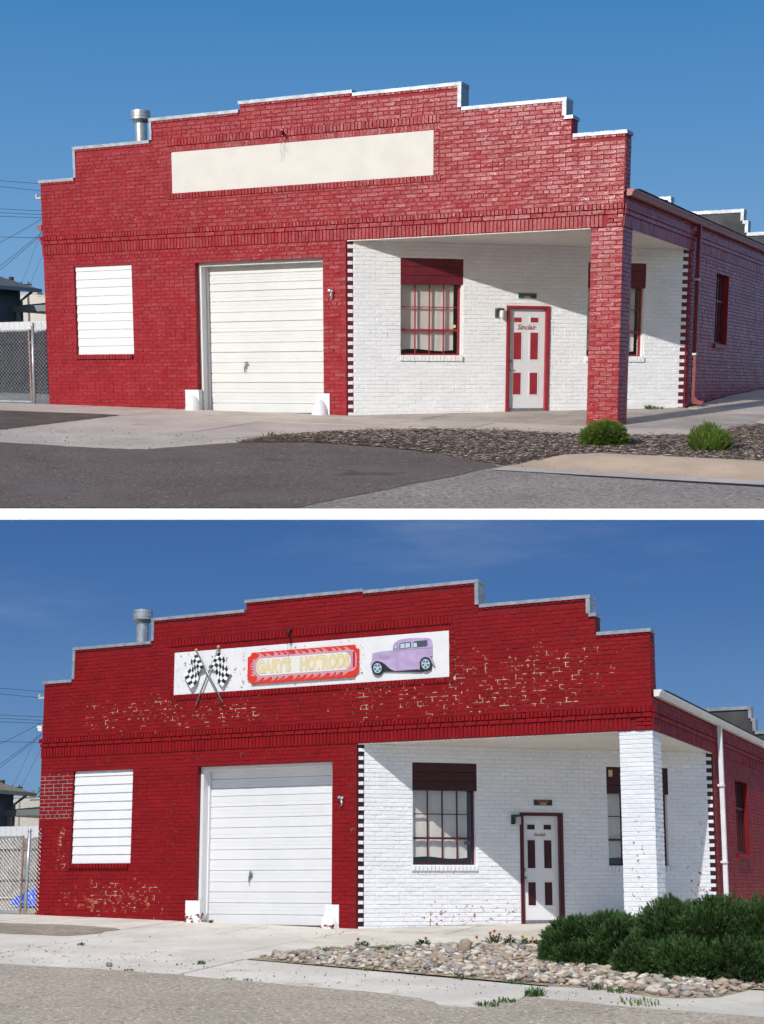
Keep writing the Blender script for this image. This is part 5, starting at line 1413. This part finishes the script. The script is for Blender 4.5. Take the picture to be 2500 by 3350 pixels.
    for xx in (-27.2, -26.9, -25.8, -25.35):
        q = MB(); q.lathe((xx, 30, 5.24), [(.03, 0), (.035, .08), (0, .11)], 8); q.build('insulator', wd, up_)
    wm = plain('cable_black', (.02, .02, .022, 1), .6)
    W = [((-25.9, 10.0), (-24.2, 9.8)), ((-25.9, 9.71), (-24.2, 9.48)), ((-25.95, 8.72), (-24.2, 8.57)), ((-25.95, 8.55), (-24.2, 8.4)), ((-25.95, 8.39), (-24.2, 8.26)), ((-26.0, 7.6), (-24.2, 8.3)), ((-26.0, 7.44), (-24.4, 7.35)), ((-26.05, 6.7), (-24.43, 7.63)), ((-26.05, 6.57), (-24.43, 7.55)), ((-25.85, 5.25), (-24.65, 7.43)), ((-25.35, 5.2), (-24.36, 6.83))]
    WL = ['topmost straight wire', 'second straight wire from the top', 'upper of three close level wires', 'middle of three close level wires', 'lowest of three close level wires', 'sagging wire climbing to the gutter end', 'lone level wire under the group of three', 'upper of two twisted sagging wires', 'lower of two twisted sagging wires', 'left one of two faint steep wires', 'right one of two faint steep wires']
    for i, ((xa, za), (xb, zb_)) in enumerate(W):
        k = (zb_ - za) / (xb - xa); ee = -16 if i < 5 or i == 6 else xb + .35
        q = MB(); x_a = -32 if i < 9 else xa; pts = []
        for j in range(13):
            x = x_a + (ee - x_a) * j / 12; pts.append((x, 30 + .01 * i, za + k * (x - xa) + (.012 if i in (5, 7, 8) else .002) * ((x + 25) ** 2)))
        q.tube(pts, .011 if i < 9 else .006, 5)
        q.thing(site, 'power_line', (WL[i] + ' left of the %s brick garage') % tag, 'wire', wm, 'overhead wires of the %s place' % tag, loc=pts[0])
    # tree beyond
    tr = Thing(site, 'leafy_tree', 'green leafy tree crown just above the stucco building, %s place' % tag, 'tree', loc=(-17, 26, .3))
    q = MB(); q.tube([(-17, 26, .3), (-16.9, 26, 2), (-17.2, 26, 3.4)], [.3, .25, .12], 8)
    for k in range(5): q.tube([(-17, 26, 1.8), (-17 + 1.6 * math.cos(k * 1.3), 26 + 1.2 * math.sin(k * 1.3), 3.4)], [.12, .05], 6)
    q.build('trunk', bark, tr)
    lf = MB(); H = 4.3 if up else 4.95
    for cx, cz, R_ in ((-18.4, H - 1.0, 1.3), (-16.9, H - 1.1, 1.25), (-15.2, H - 1.2, 1.2), (-19.9, H - 1.2, 1.2)):
        for _ in range(1500):
            v = Vector((r.gauss(0, 1), r.gauss(0, 1), r.gauss(0, 1))).normalized() * R_ * r.uniform(.6, 1.03) * (1 + .2 * r.gauss(0, .5))
            c = Vector((cx, 26, cz)) + v; n_ = Vector((r.gauss(0, 1), r.gauss(0, 1), r.gauss(0, 1))).normalized(); u = n_.orthogonal().normalized() * r.uniform(.06, .12); w = n_.cross(u)
            lf.add([tuple(c - u), tuple(c + w * .6), tuple(c + u), tuple(c - w * .6)], [(0, 1, 2, 3)], 0, r.random())
    lf.build('crown', leafy('tree_leaves', (.06, .11, .03), .6), tr, kind='stuff')
    if not up:
        tb = MB(); nx_, ny_ = 34, 24
        for j in range(ny_ + 1):
            for i in range(nx_ + 1):
                u, v = i / nx_ * 2 - 1, j / ny_ * 2 - 1; x = -2.88 + u * .62; y = 3.55 + v * .45
                e_ = max(0, 1 - (abs(u) ** 2.2 + abs(v) ** 2.2) ** .8)
                h = .42 * e_ ** .55 * (.72 + .35 * math.exp(-((u - .25) / .35) ** 2)) + (.10 * noise.noise(Vector((x * 6, y * 6, 3))) + .05 * noise.noise(Vector((x * 15, y * 15, 8)))) * (e_ > 0)
                tb.v.append((x, y, zf(x, y) + max(0.004, h))); tb.t.append(.5)
        for j in range(ny_):
            for i in range(nx_):
                a = j * (nx_ + 1) + i; tb.f.append((a, a + 1, a + nx_ + 2, a + nx_ + 1)); tb.m.append(0)
        tb.thing(site, 'tarp', 'crumpled bright blue tarp heaped behind the chain link gate', 'tarp', surf('blue_tarp', site, (.012, .085, .62, 1), rough=.35, spec=.6, var=.2, vs_=6), loc=(-2.88, 3.55, zf(-2.88, 3.55)))
        bn = Thing(site, 'trash_bin', 'grey plastic bin with pale lid behind the blue tarp', 'bin', loc=(-2.9, 4.2, zf(-2.9, 4.2)))
        q = MB(); q.lathe((-2.95, 4.25, zf(-2.95, 4.25)), [(.19, .0), (.24, .5), (.25, .5)], 16); q.smooth = True; q.build('tub', plain('bin_grey', (.14, .15, .15, 1)), bn)
        q = MB(); q.lathe((-2.95, 4.25, zf(-2.95, 4.25)), [(.27, .49), (.275, .53), (.2, .56), (0, .57)], 16); q.build('lid', plain('bin_lid', (.55, .55, .53, 1)), bn)
for k in SITES: yard(k)
for k in SITES:
    th = BLD[k][0]; x0 = PAR[k]['x0']; z = 4.42 if k == 'upper' else 4.55
    q = MB(); q.box(x0 - .19, x0, .05, .09, z, z + .035); q.lathe((x0 - .17, .07, z + .035), [(.03, 0), (.035, .05), (0, .07)], 8); q.build('wire_insulator', plain('insulator_grey', (.5, .5, .48, 1)), th)
